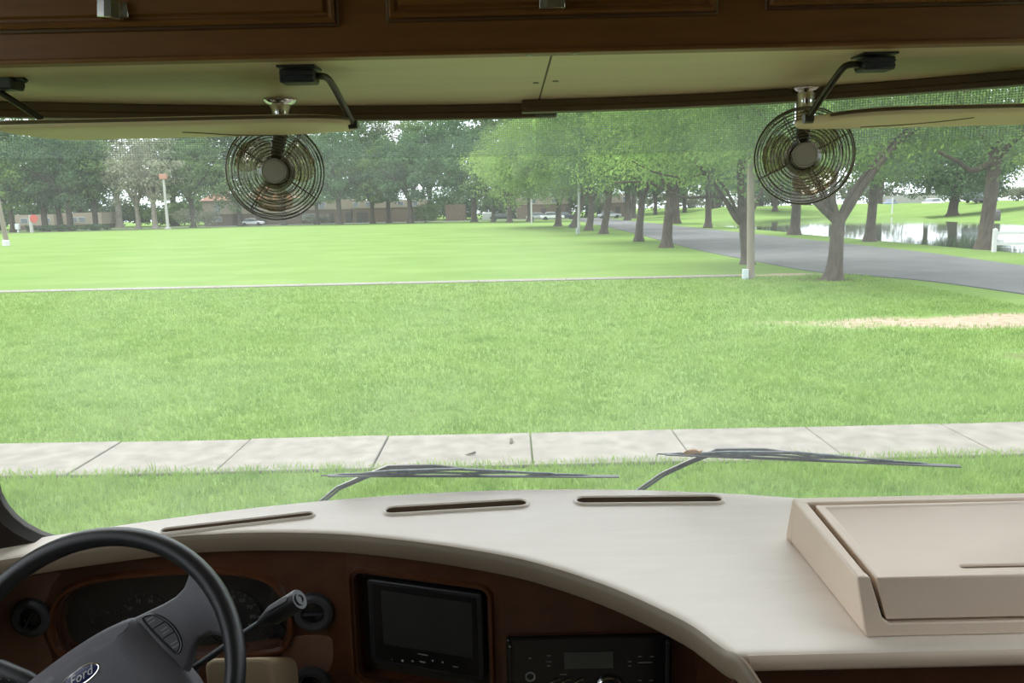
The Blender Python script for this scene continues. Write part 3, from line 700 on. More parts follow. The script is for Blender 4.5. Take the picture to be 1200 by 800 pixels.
# ------------------------------------------------------------------ instruments
ic = thing('instrument_cluster', 'dark instrument cluster with round dials recessed behind the steering wheel', 'instrument panel', V(-.6, PANEL_Y, -.7))
b = MB().prism(offset2(clus, .010), V(0, PANEL_Y, 0), XA, ZA, -YA, -.055, -.034); b.build('dial_board', M['black'], ic)
b = MB().prism(offset2(clus, -.002), V(0, PANEL_Y, 0), XA, ZA, -YA, -.012, -.0105); b.build('clear_lens', M['pane'], ic)
FACE = PANEL_Y+.034
def face_pt(px, py):
    q = onpanel(px, py, (0, FACE, 0), (1, FACE, 0)); return Vector((q[0], FACE, q[2]+EYE))
def dial(px, py, r, marks, nums, a0, a1, needle, lab):
    O = face_pt(px, py); b = MB(); b.lathe([(r, 0), (r*1.0, .003), (r*.97, .004), (r*.95, .002), (0, .002)], O, XA, ZA, -YA, 40); d = b.build('dial', M['dial'], ic)
    b = MB()
    for i in range(marks):
        t_ = math.radians(a0+(a1-a0)*i/(marks-1)); c, s_ = math.cos(t_), math.sin(t_); l0 = .84 if i % 2 == 0 else .89
        A_, B_ = Vector((c, 0, s_)), Vector((-s_, 0, c)); w = r*.012
        b.add([O + A_*r*l0 - B_*w - YA*.0025, O + A_*r*.945 - B_*w - YA*.0025, O + A_*r*.945 + B_*w - YA*.0025, O + A_*r*l0 + B_*w - YA*.0025], [(0, 1, 2, 3)])
    b.build('tick_marks', M['grey_ink'], d, smooth=False)
    for i, s_ in enumerate(nums):
        t_ = math.radians(a0+(a1-a0)*i/(len(nums)-1)); text('numeral', s_, r*.20, O + Vector((math.cos(t_)*r*.70, -.0027, math.sin(t_)*r*.70)), XA, ZA, M['grey_ink'], d, .0002)
    t_ = math.radians(needle); A_, B_ = Vector((math.cos(t_), 0, math.sin(t_))), Vector((-math.sin(t_), 0, math.cos(t_)))
    b = MB().add([O - A_*r*.15 - B_*r*.02 - YA*.006, O + A_*r*.75 - B_*r*.008 - YA*.006, O + A_*r*.75 + B_*r*.008 - YA*.006, O - A_*r*.15 + B_*r*.02 - YA*.006], [(0, 1, 2, 3)])
    b.build('needle', M['red_ink'], d, smooth=False)
    b = MB(); b.lathe([(r*.10, .002), (r*.10, .008), (r*.07, .010), (0, .010)], O, XA, ZA, -YA, 16); b.build('needle_cap', M['black'], d)
dial(272, 722, .056, 19, ['0', '10', '20', '30', '40', '50', '60', '70', '80', '90'], 225, -28, 230, 'speed')
dial(172, 722, .048, 15, ['0', '5', '10', '15', '20', '25', '30', '35'], 225, -45, 225, 'rev')
dial(322, 742, .024, 7, ['C', '', 'H'], 210, 30, 110, 'temp')
dial(118, 722, .024, 7, ['E', '', 'F'], 210, 30, 60, 'fuel')

# ------------------------------------------------------------------ round air vents
def vent(px, py, r, label, swivel):
    q = clus2(px, py); O = V(q[0], PANEL_Y, q[1]); t = thing('air_vent', label, 'air vent', O, 'round dash air vents')
    b = MB(); b.lathe([(r, -.004), (r, .006), (r*.96, .010), (r*.80, .013), (r*.60, .012), (r*.56, .008), (r*.54, .0045), (r*.52, .0045)], O, XA, ZA, -YA, 40); b.build('ring', M['button'], t, angle=35)
    sw_ = math.radians(swivel); A_ = Vector((math.cos(sw_), 0, math.sin(sw_))); B_ = Vector((-math.sin(sw_), 0, math.cos(sw_)))
    b = MB(); b.lathe([(r*.53, .001), (r*.53, .005), (r*.3, .0075), (0, .0085)], O, XA, ZA, -YA, 28); b.build('core', M['black_gloss'], t)
    for k_ in (0,):
        b = MB(); c = O + B_*r*k_*1.2 - YA*.0095; h = r*.46
        b.add([c - A_*h - B_*.0008 + YA*.008, c + A_*h - B_*.0008 + YA*.008, c + A_*h - B_*.0008 - YA*.006, c - A_*h - B_*.0008 - YA*.006, c - A_*h + B_*.0008 + YA*.008, c + A_*h + B_*.0008 + YA*.008, c + A_*h + B_*.0008 - YA*.006, c - A_*h + B_*.0008 - YA*.006],
              [(0,3,2,1),(4,5,6,7),(0,1,5,4),(1,2,6,5),(2,3,7,6),(3,0,4,7)]); b.build('vane', M['button'], t, smooth=False)
vent(38.5, 722, .0365, 'round black air vent in the fascia beside the steering wheel rim, farthest from the monitor', 55)
vent(368, 716, .0365, 'round black air vent beside the tip of the gear selector lever', 0)
vent(366, 801, .0365, 'round black air vent below the gear selector tip, cut off by the bottom edge', 0)

# ------------------------------------------------------------------ monitor
mo = thing('monitor', 'black rear view monitor with a dark blank screen set in the wood fascia', 'monitor', Vector((MON0.x, MON0.y, EYE-.7)))
MO = Vector((MON0.x, MON0.y, EYE)) - MN*.030
def mon_at(px, py, d=.030):                         # coordinates on the monitor's own face
    P0 = np.array(MON0)-np.array(MN)*d; q = onpanel(px, py, P0, P0+np.array(MA)); return ((Vector(q)-Vector(P0)).dot(MA), q[2])
c0, c1, c2, c3 = mon_at(433, 684, .012), mon_at(567, 691, .012), mon_at(565, 788, .012), mon_at(432, 785, .012)
bx0, bx1, bz1, bz0 = (c0[0]+c3[0])/2, (c1[0]+c2[0])/2, (c0[1]+c1[1])/2, (c2[1]+c3[1])/2
b = MB().prism(rrect(bx0, bz0, bx1, bz1, .008, 5), MO, MA, ZA, MN, -.006, .018); b.build('body', M['black'], mo, bevel=.003, seg=3)
s0 = mon_at(449, 697, .012); s1_ = mon_at(554, 701, .012); s2_ = mon_at(553, 764, .012); s3 = mon_at(448, 760, .012)
sx0, sx1, sz1, sz0 = (s0[0]+s3[0])/2, (s1_[0]+s2_[0])/2, (s0[1]+s1_[1])/2, (s2_[1]+s3[1])/2
b = MB().prism(rrect(bx0+.010, bz0+.008, bx1-.010, bz1-.008, .003, 4), MO, MA, ZA, MN, .017, .0186); b.build('front_glass', M['black_gloss'], mo)
b = MB().prism([(sx0, sz0), (sx1, sz0), (sx1, sz1), (sx0, sz1)], MO, MA, ZA, MN, .018, .0190); b.build('screen', M['screen'], mo, smooth=False)
def mp_(px, py, h=.0192):
    q = mon_at(px, py, .012); return MO + MA*q[0] + ZA*q[1] + MN*h
for px, py, kind in ((472, 773.5, 'dot'), (484, 774, 'sq'), (495.5, 775, 'menu'), (507.5, 774, 'dn'), (519, 775, 'up'), (534, 780.5, 'bar'), (496, 766.3, 'bar2'), (460, 772, 'dim')):
    O = mp_(px, py)
    if kind == 'menu': text('button_mark', 'MENU', .0042, O, MA, ZA, M['white_ink'], mo, .0002); continue
    pts = {'dot': arc((0, 0), .0022, 0, 2*math.pi*.96, 14), 'sq': [(-.0022, -.0016), (.0022, -.0016), (.0022, .0018), (-.0022, .0018)], 'dn': [(-.0019, .002), (.0019, .002), (0, -.0016)], 'up': [(-.0019, -.0016), (.0019, -.0016), (0, .002)],
           'bar': [(-.005, -.0008), (.005, -.0008), (.005, .0008), (-.005, .0008)], 'bar2': [(-.0095, -.0009), (.0095, -.0009), (.0095, .0009), (-.0095, .0009)], 'dim': arc((0, 0), .0008, 0, 6, 8)}[kind]
    b = MB().prism(pts, O, MA, ZA, MN, 0, .0004); b.build('button_mark', M['grey_ink'] if kind in ('sq', 'bar', 'bar2', 'dim') else M['white_ink'], mo, smooth=False)

# ------------------------------------------------------------------ radio
RY = 1.2315
ra = thing('radio', 'black car radio with a grey display and chrome volume knob in the wood fascia', 'radio', V(.12, RY, -.72))
def rp(px, py, Y=RY-.010):
    q = onpanel(px, py, (0, Y, 0), (1, Y, 0)); return q[0], q[2]
ax, az = rp(593, 749); bx_, _ = rp(787, 747)
b = MB().prism(rrect(ax, az-.115, bx_, az, .006, 4), V(0, RY, 0), XA, ZA, -YA, -.01, .010); b.build('faceplate', M['black_gloss'], ra, bevel=.002)
for x in (ax+.0065, bx_-.0065):
    b = MB().box(V(x-.003, RY-.016, az-.11), V(x+.003, RY-.008, az-.006)); b.build('side_rail', M['black'], ra, bevel=.0015)
    b = MB(); b.lathe([(.0016, 0), (.0016, .001), (0, .0012)], V(x, RY-.016, az-.009), XA, ZA, -YA, 10); b.build('screw', M['nickel'], ra)
x0, z1_ = rp(661, 764.5); x1, z0_ = rp(718.5, 782)
b = MB().box(V(x0, RY-.0112, z0_), V(x1, RY-.0098, z1_)); b.build('display', M['lcd'], ra, smooth=False)
x, z = rp(714, 807); KO = V(x, RY-.010, z)
b = MB(); b.lathe([(.026, 0), (.026, .006), (.0235, .009), (.021, .007)], KO, XA, ZA, -YA, 40); b.lathe([(.0235, .004), (.0235, .005)], KO, XA, ZA, -YA, 40); kn = b.build('knob_ring', M['chrome'], ra)
b = MB(); b.lathe([(.0205, 0), (.0205, .014), (.018, .017), (0, .0175)], KO, XA, ZA, -YA, 36); b.build('volume_knob', M['black'], ra)
x, z = rp(621.5, 792); b = MB(); b.lathe([(.0085, 0), (.0085, .003), (.0065, .003), (.0060, .0005), (0, .0005)], V(x, RY-.010, z), XA, ZA, -YA, 28); rgs = b.build('socket_ring', M['pole_grey'], ra); b = MB(); b.lathe([(.0058, .0006), (.0058, .0012), (.003, .0018), (0, .0018)], V(x, RY-.010, z), XA, ZA, -YA, 20); b.build('socket_core', M['black'], rgs)
for px in (650, 663, 678):
    x, z = rp(px, 803); b = MB(); b.tube([V(x-.012, RY-.0105, z-.006), V(x-.007, RY-.012, z+.006), V(x+.002, RY-.0125, z+.0115), V(x+.010, RY-.011, z+.012)], [.0005, .0012, .0016, .0004], 6); b.build('button_edge', M['chrome'], ra)
for px, py, w in ((643, 768, .003), (643, 775, .005), (643, 780, .003), (621, 771, .002), (750, 769, .003), (764, 769, .003), (756, 776, .012), (738, 775, .003), (738, 780, .003), (660, 790, .006), (763, 797, .003), (750, 797, .003)):
    x, z = rp(px, py); b = MB().box(V(x-w, RY-.0106, z-.0008), V(x+w, RY-.0096, z+.0008)); b.build('button_mark', M['grey_ink'], ra, smooth=False)

# ------------------------------------------------------------------ steering column and wheel
TILT = math.radians(31)
WN = Vector((0, -math.cos(TILT), math.sin(TILT))); WA = XA.copy(); WB = WN.cross(WA)
q = ray(105, 802); WC = Vector((q[0], q[1], q[2]+EYE))
th = math.radians(32); RA = WA*math.cos(th) + WB*math.sin(th); RB = -WA*math.sin(th) + WB*math.cos(th)
sc = thing('steering_column', 'steering column with beige shroud, gear selector lever and turn signal stalk', 'steering column', WC - WN*.2)
b = MB().prism(rrect(-.060, -.085, .060, .035, .02, 5), WC - WN*.05, WA, WB, WN, -.16, 0.0); b.build('column_housing', M['black'], sc, bevel=.006)
s0 = atY(238, 770, 1.14); s1_ = atY(318, 771, 1.14)
b = MB().prism(rrect(s0.x, 0-.16, s1_.x, 0.0, .018, 6), Vector((0, 1.14, (s0.z+s1_.z)/2)), XA, ZA, Vector((0, 1, -.60)).normalized(), 0, .16); b.build('shroud', M['shroud'], sc, bevel=.008, seg=3)
# gear selector
p0_, p1_, p2_, p3_ = atY(185, 812, 1.04), atY(283, 744, 1.05), atY(304, 730, 1.045), atY(351, 702, 1.03)
b = MB(); b.tube([p0_, p1_, p2_], [.0052, .0050, .0048], 12); lv = b.build('selector_lever', M['black'], sc)
d = (p3_-p2_); b = MB(); b.tube([p2_, p2_+d*.08, p2_+d*.22, p2_+d*.36, p2_+d*.97, p3_], [.0052, .0075, .0105, .0142, .0150, .0138], 20); gr = b.build('grip', M['black'], lv, angle=60)
dn = d.normalized(); sA = dn.cross(ZA).normalized(); sB = sA.cross(dn)
b = MB(); b.lathe([(.0085, 0), (.0085, .002), (.006, .0022), (.005, .0005), (0, .0008)], p3_, sA, sB, dn, 20); b.build('end_button', M['button'], lv)
cc = p2_+d*.66; sd_ = (Vector((0, -.55, .85)) - dn*Vector((0, -.55, .85)).dot(dn)).normalized(); sl_ = dn.cross(sd_)
b = MB().prism(rrect(-.020, -.0045, .020, .0045, .0044, 5), cc + sd_*.0115, dn, sl_, sd_, 0, .0048); b.build('side_button', M['pad'], lv, bevel=.001)
# turn signal stalk, reaching out on the other side of the wheel
p0_, p1_, p2_ = atY(-60, 772, 1.06), atY(0, 785, 1.05), atY(46, 803, 1.04)
b = MB(); b.tube([p0_, p0_.lerp(p1_, .6), p1_, p1_.lerp(p2_, .7), p2_, p2_.lerp(atY(100, 820, 1.04), .5)], [.012, .0135, .0140, .0130, .009, .006], 20); st = b.build('signal_stalk', M['black'], sc)
for t_, s_ in ((.15, 'O'), (.38, '-'), (.62, 'o')):
    c = p1_.lerp(p2_, t_) + Vector((0, -.0139, .0015)); text('stalk_mark', s_, .010, c, (p2_-p1_).cross(YA).normalized()*-1 if False else (p2_-p1_).normalized(), ((p2_-p1_).normalized()).cross(YA).normalized()*-1, M['grey_ink'], st, .0002)

sw_ = thing('steering_wheel', 'black steering wheel turned a little to one side with a blue oval badge', 'steering wheel', WC)
b = MB(); ring_pts = []
NR = 72
RM, RT = .1825, .0128
rings = []
for i in range(NR+1):
    t_ = 2*math.pi*i/NR; rad = WA*math.cos(t_) + WB*math.sin(t_)
    rings.append([WC + rad*(RM + RT*math.cos(a_)) + WN*(RT*1.12*math.sin(a_)) for a_ in [2*math.pi*k_/16 for k_ in range(16)]])
b.loft(rings, False, False); b.build('rim', M['rim'], sw_)
def spoke(mir):
    o2 = [(.068, .0455), (.090, .0425), (.1165, .0390), (.134, .0385), (.1475, .0425), (.158, .0520), (.1665, .0640), (.1745, .062), (.180, .040), (.1815, .010), (.180, -.025), (.176, -.052), (.1700, -.052), (.163, -.0390), (.153, -.0285), (.1400, -.0260), (.128, -.0335), (.116, -.047), (.100, -.060), (.070, -.070), (.02, -.07), (.02, .046)]
    if mir: o2 = [(-x, y) for x, y in reversed(o2)]
    b = MB(); O = WC
    rings = []
    for sc_, w in ((-.003, -.020), (0, -.012), (0, -.004), (-.0025, .0005), (-.006, .0025)):
        rings.append([O + RA*x + RB*y + WN*w for x, y in offset2(o2, sc_)])
    b.loft(rings); return b.build('spoke', M['pad'], sw_, angle=50)
spoke(False); spoke(True)
pad_o = smooth_closed([(-.115, -.075), (-.104, -.03), (-.090, .02), (-.080, .038), (-.066, .0445), (-.03, .049), (.005, .0515), (.04, .0508), (.070, .0465), (.080, .0415), (.0865, .026), (.095, -.006), (.104, -.035), (.112, -.075), (.10, -.10), (.0, -.115), (-.10, -.10)], 3)
b = MB(); rings = []
for s_, w in ((0, -.03), (0, .000), (-.0015, .0035), (-.006, .008), (-.016, .0125), (-.03, .0155), (-.044, .017)):
    rings.append([WC + RA*x + RB*y + WN*w for x, y in (offset2(pad_o, s_) if s_ > -.02 else scale2(pad_o, 1+s_*9))])
b.loft(rings); b.build('airbag_pad', M['pad'], sw_, angle=60)
# button pod
pod = smooth_closed([(.0885, .0345), (.094, .0365), (.1045, .0310), (.1140, .0170), (.1190, .0), (.1190, -.017), (.1135, -.0262), (.1075, -.0262), (.1005, -.0090), (.0925, .0170)], 3)
b = MB(); rings = [[WC + RA*x + RB*y + WN*w for x, y in offset2(pod, s_)] for s_, w in ((.0012, -.003), (.0012, .003), (.0002, .0042), (-.0012, .0038), (-.0014, .002))]
b.loft(rings); po_ = b.build('button_pod', M['black'], sw_)
def cutpoly(o2, v0, v1):
    def clip(p, f):
        out_ = []
        for i in range(len(p)):
            a_, c_ = p[i], p[(i+1) % len(p)]; fa, fc = f(a_), f(c_)
            if fa >= 0: out_.append(a_)
            if fa*fc < 0: t_ = fa/(fa-fc); out_.append((a_[0]+(c_[0]-a_[0])*t_, a_[1]+(c_[1]-a_[1])*t_))
        return out_
    return clip(clip(o2, lambda q: q[1]-v0), lambda q: v1-q[1])
inn = offset2(pod, -.0022)
for v0, v1 in ((.0165, .05), (-.0015, .0155), (-.04, -.0025)):
    pl = cutpoly(inn, v0, v1); b = MB().prism(pl, WC, RA, RB, WN, .001, .0046); bt = b.build('button', M['button'], po_, bevel=.0006)
    c = np.mean(np.array(pl), 0)
    for k_ in (-1, 1):
        bb = MB().prism([(c[0]-.0045, c[1]+k_*.0025-.0006), (c[0]+.0045, c[1]+k_*.0025-.0006), (c[0]+.0045, c[1]+k_*.0025+.0006), (c[0]-.0045, c[1]+k_*.0025+.0006)], WC, RA, RB, WN, .0044, .0050); bb.build('button_mark', M['grey_ink'], bt, smooth=False)
# oval badge with script lettering
BO = WC + RA*.002 + RB*.0105 + WN*.0155
ell = lambda a_, c_: [(a_*math.cos(2*math.pi*k_/40), c_*math.sin(2*math.pi*k_/40)) for k_ in range(40)]
b = MB(); b.loft([[BO + RA*x + RB*y + WN*w for x, y in ell(a_, c_)] for a_, c_, w in ((.0250, .0108, -.003), (.0250, .0108, .0018), (.0240, .0098, .0026), (.0228, .0088, .0022))]); bd = b.build('badge', M['chrome'], sw_)
b = MB(); b.loft([[BO + RA*x + RB*y + WN*w for x, y in ell(a_, c_)] for a_, c_, w in ((.0226, .0086, .001), (.0222, .0083, .0026), (.015, .005, .0029))]); b.build('badge_enamel', M['badge'], bd)
text('badge_lettering', 'Ford', .0155, BO + WN*.0030, RA, RB, M['white_ink'], bd, .0004, shear=.35)

# ------------------------------------------------------------------ raised storage bin on the dash
bn_ = thing('storage_bin', 'beige moulded storage bin with a hinged lid on the passenger side of the dashboard', 'storage bin', V(.7, 1.09, DZ))
BX0, BX1, BY0, BY1 = .4425, .99, .937, 1.243; TZ = -.4775
b = MB()
def side_quad(x, y0, y1): return None
# frame: tapered box with a stepped well for the lid
fo = [(BX0, BY0), (BX1+.01, BY0), (BX1+.01, BY1+.006), (BX0+.006, BY1+.006)]
ft = [(BX0-.005, BY0+.019), (BX1+.01, BY0+.019), (BX1+.01, BY1-.014), (BX0+.011, BY1-.014)]
li = [(.4555, .9585), (BX1, .9585), (BX1, 1.2135), (.4715, 1.2135)]       # inner edge of the rim (lid opening)
# left and rear rim walls plus the front post and sill, as one extruded C
def wallbox(b, poly_b, poly_t, z0, z1): b.loft([[V(x, y, z0) for x, y in poly_b], [V(x, y, z1) for x, y in poly_t]])
b = MB()
wallbox(b, [(BX0, BY0), (.4585, BY0), (.4730, BY1+.006), (BX0+.006, BY1+.006)], [(BX0-.006, BY0+.020), (.4520, BY0+.020), (.4700, BY1-.016), (BX0+.0095, BY1-.016)], DZ+.0005, TZ)
b.build('side_rim', M['bin'], bn_, bevel=.004, seg=3)
b = MB(); wallbox(b, [(BX0+.004, 1.222), (BX1+.01, 1.222), (BX1+.01, BY1+.006), (BX0+.004, BY1+.006)], [(BX0+.0095, 1.2135), (BX1+.01, 1.2135), (BX1+.01, BY1-.004), (BX0+.0095, BY1-.004)], DZ+.0005, TZ+.0002)
b.build('rear_rim', M['bin'], bn_, bevel=.004, seg=3)
b = MB(); sil = [(BX0+.001, BY0+.0002, 0), (BX1+.01, BY0+.0002, 0), (BX1+.01, BY0+.005, .0150), (.474, BY0+.005, .0150), (.4655, BY0+.0075, .0225), (.4625, BY0+.011, .035), (.4530, BY0+.0205, .0715), (BX0-.0050, BY0+.0205, .0715)]
b.loft([[V(x, y-.0008, DZ+.0006+z) for x, y, z in sil], [V(x, y+.012, DZ+.0006+z) for x, y, z in sil]]); b.build('front_sill', M['bin'], bn_, bevel=.0015, seg=2)
b = MB().box(V(.462, .958, DZ+.001), V(BX1, 1.222, DZ+.03)); b.build('well', M['gap'], bn_, smooth=False)
LX0f, LX0b = .4635, .4775
b = MB()
lid_b = [(LX0f+.008, .9445), (BX1-.004, .9445), (BX1-.004, 1.2065), (LX0b, 1.2065)]
lid_t = [(LX0f-.0035, .9535), (BX1-.004, .9535), (BX1-.004, 1.2065), (LX0b, 1.2065)]
rings = [[V(x, y, DZ+.019) for x, y in lid_b], [V(x, y, TZ-.0005) for x, y in lid_t]]
i2 = [(.474, .968), (BX1-.012, .968), (BX1-.012, 1.1955), (.4875, 1.1955)]; i3 = [(.4765, .970), (BX1-.014, .970), (BX1-.014, 1.1925), (.490, 1.1925)]
rings += [[V(x, y, TZ) for x, y in i2], [V(x, y, TZ-.0022) for x, y in i3]]
b.loft(rings); lid = b.build('lid', M['bin'], bn_, bevel=.003, seg=3, angle=40)
c_ = MB().prism(stadium((.585, .9845), (.80, .9845), .0042), V(0, 0, TZ), XA, YA, ZA, -.007, .02).build('cut', M['gap']); bpy.context.view_layer.update(); lid.modifiers.clear(); boolean_cut(lid, [c_])
bv = lid.modifiers.new('bevel', 'BEVEL'); bv.width = .003; bv.segments = 3; bv.limit_method = 'ANGLE'; bv.angle_limit = math.radians(50)
b = MB(); so = stadium((.5853, .9845), (.7997, .9845), .0040)
b.loft([[V(x, y, TZ-.0048) for x, y in so], [V(x, y, TZ-.0072) for x, y in so]]); b.build('finger_slot', M['slot'], lid)

# ------------------------------------------------------------------ sun visors
def visor(label, near_o, Yn, Yf, zn, zf, loc, seam, bracket, rod, rod2=None, bw=.022):
    """near_o: outline in (x, t) with t = 0 at the edge nearest the seats and 1 at the glass side"""
    t = thing('sun_visor', label, 'sun visor', loc, 'fold up sun visors')
    def pt(x, s_, dz): return V(x, Yn+(Yf-Yn)*s_, zn+(zf-zn)*s_+dz)
    b = MB(); rings = []
    for k_, dz in ((.965, -.0062), (.99, -.005), (1.0, -.0015), (1.0, .0015), (.99, .004), (.965, .0052)):
        rings.append([pt(x, s_, dz) for x, s_ in scale2(near_o, k_)])
    b.loft(rings); pn = b.build('panel', M['visor'], t, angle=60)
    b = MB(); b.tube([pt(x, s_, -.0064) for x, s_ in smooth_open(seam, 5)], .0011, 6); b.build('seam', M['seam'], pn)
    edge = [(x, s_) for x, s_ in near_o if s_ < .35]
    b = MB(); b.tube([pt(x, s_-.005, .0015) for x, s_ in sorted(edge)], .0022, 8); b.build('edge_shadow', M['rail'], pn)  # dark brown tube painting the shadow on the visor's seat-side edge
    c = bracket
    b = MB().prism([(-.017, -.010), (.010, -.010), (.015, -.0035), (.015, .0065), (-.017, .0065)], c, YA, ZA, XA, -bw, bw); b.build('bracket', M['black'], t, bevel=.002)
    b = MB().box(c + Vector((-bw-.002, -.02, .0085)), c + Vector((bw+.002, .02, .0125))); b.build('bracket_plate', M['black'], t)
    for dz_ in (-.0065, -.0005): 
        b = MB().box(c + Vector((-bw+.001, -.0192, dz_)), c + Vector((bw-.001, -.016, dz_+.0025))); b.build('bracket_rib', M['black'], t)
    b = MB(); b.tube(smooth_open([tuple(q_) for q_ in rod], 5), .0045, 10); b.build('rod', M['rod'], t)
    b = MB(); e = Vector(rod[-1]); b.tube([e + Vector((-.006, 0, 0)), e + Vector((.006, 0, 0))], .0065, 12); b.build('pivot', M['rod'], t)
    if rod2:
        b = MB(); b.tube([tuple(q_) for q_ in rod2], .0042, 10); b.build('rod', M['rod'], t)
        b = MB().prism([(-.017, -.010), (.010, -.010), (.015, -.0035), (.015, .0065), (-.017, .0065)], rod2[0] + Vector((-.005, 0, .006)), YA, ZA, XA, -.05, .04); b.build('bracket', M['black'], t, bevel=.002)
        b = MB(); b.tube([rod2[0] + Vector((.03, -.008, .008)), rod2[0] + Vector((.045, -.008, .010)), rod2[0] + Vector((.050, -.008, .006))], .003, 8); b.build('bracket_pin', M['black'], t)
    return t
# driver's visor: tapering outer end, rounded inner end
dv = [(-.700, .16), (-.69, .05), (-.66, 0), (-.50, 0), (-.36, 0), (-.27, .02), (-.232, .12), (-.215, .30), (-.214, .55), (-.225, .74), (-.25, .82), (-.33, .96), (-.40, 1.0), (-.52, 1.0), (-.66, 1.0), (-.69, .80), (-.700, .55), (-.703, .3)]
visor('tan sun visor over the driver side folded up with dark curved seam', smooth_closed(dv, 3), 1.10, 1.25, .1245, .1215, V(-.47, 1.15, .13),
      [(-.465, .50), (-.44, .62), (-.41, .80), (-.375, .90), (-.345, .94)], V(-.2635, 1.06, .171),
      [V(-.250, 1.06, .170), V(-.236, 1.06, .1705), V(-.228, 1.075, .166), V(-.221, 1.12, .140), V(-.2155, 1.15, .119)],
      rod2=[atY(-8, 103, 1.10), atY(50, 140, 1.13)])
pv = [(.424, .76), (.430, .60), (.440, .40), (.458, .20), (.484, .07), (.525, 0), (.60, 0), (.80, 0), (.93, 0), (.95, .2), (.95, .8), (.93, 1.0), (.80, 1.0), (.60, 1.0), (.47, .99), (.435, .95), (.424, .87)]
visor('tan sun visor over the passenger side folded up in front of a fan', smooth_closed(pv, 3), 1.08, 1.23, .1155, .1115, V(.66, 1.15, .115),
      [(.64, .30), (.625, .45), (.60, .62), (.565, .76), (.52, .85)], V(.470, 1.06, .171),
      [V(.452, 1.06, .170), V(.438, 1.06, .170), V(.430, 1.065, .164), V(.417, 1.085, .137), V(.405, 1.105, .109)], bw=.020)

# ------------------------------------------------------------------ dash fans under the soffit
def fan(label, C0, axis, base, spin):
    ax = Vector(axis).normalized(); A = ax.cross(ZA).normalized()*-1; B = A.cross(ax)*-1
    if B.z < 0: B = -B
    t = thing('fan', label, 'fan', base, 'small chrome cab fans')
    b = MB(); b.lathe([(.026, 0), (.027, .002), (.024, .006), (.017, .009), (.0172, .012), (.0165, .022), (.0160, .05), (.018, .056)], base, XA, YA, -ZA, 32); b.build('mount', M['chrome'], t, angle=50)
    yk = C0 - ax*.040
    b = MB(); b.tube([base - ZA*.045, (base - ZA*.06).lerp(yk + ZA*.05, .5), yk + ZA*.03, yk], [.012, .012, .011, .010], 14); b.build('neck', M['fan_motor'], t)
    b = MB(); b.lathe([(.012, -.062), (.024, -.058), (.028, -.045), (.028, -.018), (.022, -.008), (0, -.006)], C0, A, B, ax, 28); b.build('motor', M['fan_motor'], t)
    R_ = .0765
    b = MB()
    circ = lambda r, h: [C0 + A*(r*math.cos(2*math.pi*k_/64)) + B*(r*math.sin(2*math.pi*k_/64)) + ax*h for k_ in range(64)]
    hfront = lambda r: .026 - .020*(r/R_)**2
    for r in np.linspace(.027, R_-.004, 10): b.tube(circ(r, hfront(r)), .00085, 6, closed=True)
    b.tube(circ(R_, .004), .0014, 8, closed=True)
    for r, h in ((R_-.001, -.008), (R_-.006, -.018), (R_-.015, -.026), (R_-.027, -.031), (R_-.040, -.034)): b.tube(circ(r, h), .0009, 6, closed=True)
    b.build('wire_cage', M['cage'], t)
    for k_ in range(4):
        t_ = spin + k_*math.pi/2; rd = A*math.cos(t_) + B*math.sin(t_)
        b = MB(); b.tube([C0 + rd*r + ax*(hfront(r)-.0012) for r in np.linspace(.018, R_-.001, 8)] + [C0 + rd*R_ - ax*.006, C0 + rd*(R_-.008) - ax*.022, C0 + rd*(R_-.03) - ax*.033, C0 + rd*.02 - ax*.036], .0011, 6); b.build('cage_spoke', M['cage'], t)
    b = MB(); b.lathe([(.0185, .022), (.0195, .0265), (.0185, .0285), (.0172, .0270), (.016, .0285), (0, .029)], C0, A, B, ax, 32); b.build('hub_cap', M['fan_hub'], t, angle=25)
    for k_ in range(3):
        t0 = spin*.5 + .5 + k_*2*math.pi/3; b = MB(); rings = []
        for i in range(9):
            f_ = i/8; r = .017 + f_*.049; half = .32 + .42*math.sin(math.pi*min(1, f_*.80+.1)); tw = (.010 + .004*f_)
            q_ = []
            for s_ in (-1, -.33, .33, 1):
                a_ = t0 + half*s_ + .25*f_; q_.append(C0 + (A*math.cos(a_) + B*math.sin(a_))*r*(1 - .05*abs(s_)*f_) + ax*(tw*s_ - .002))
            rings.append(q_ + [p_ + ax*.0012 for p_ in reversed(q_)])
        b.loft(rings); b.build('blade', M['fan_blade'], t, angle=50)
    b = MB(); b.lathe([(.020, -.004), (.020, .014), (.014, .020), (0, .021)], C0, A, B, ax, 24); b.build('blade_hub', M['fan_motor'], t)
fan('small round wire cage fan hanging behind the driver visor', V(-.3765, 1.318, .0655), (.18, -1, .0), V(-.3690, 1.345, .1815), -.62)
fan('small round wire cage fan hanging at the end of the passenger visor', V(.4785, 1.318, .0715), (-.28, -1, .02), V(.4875, 1.345, .1815), .47)

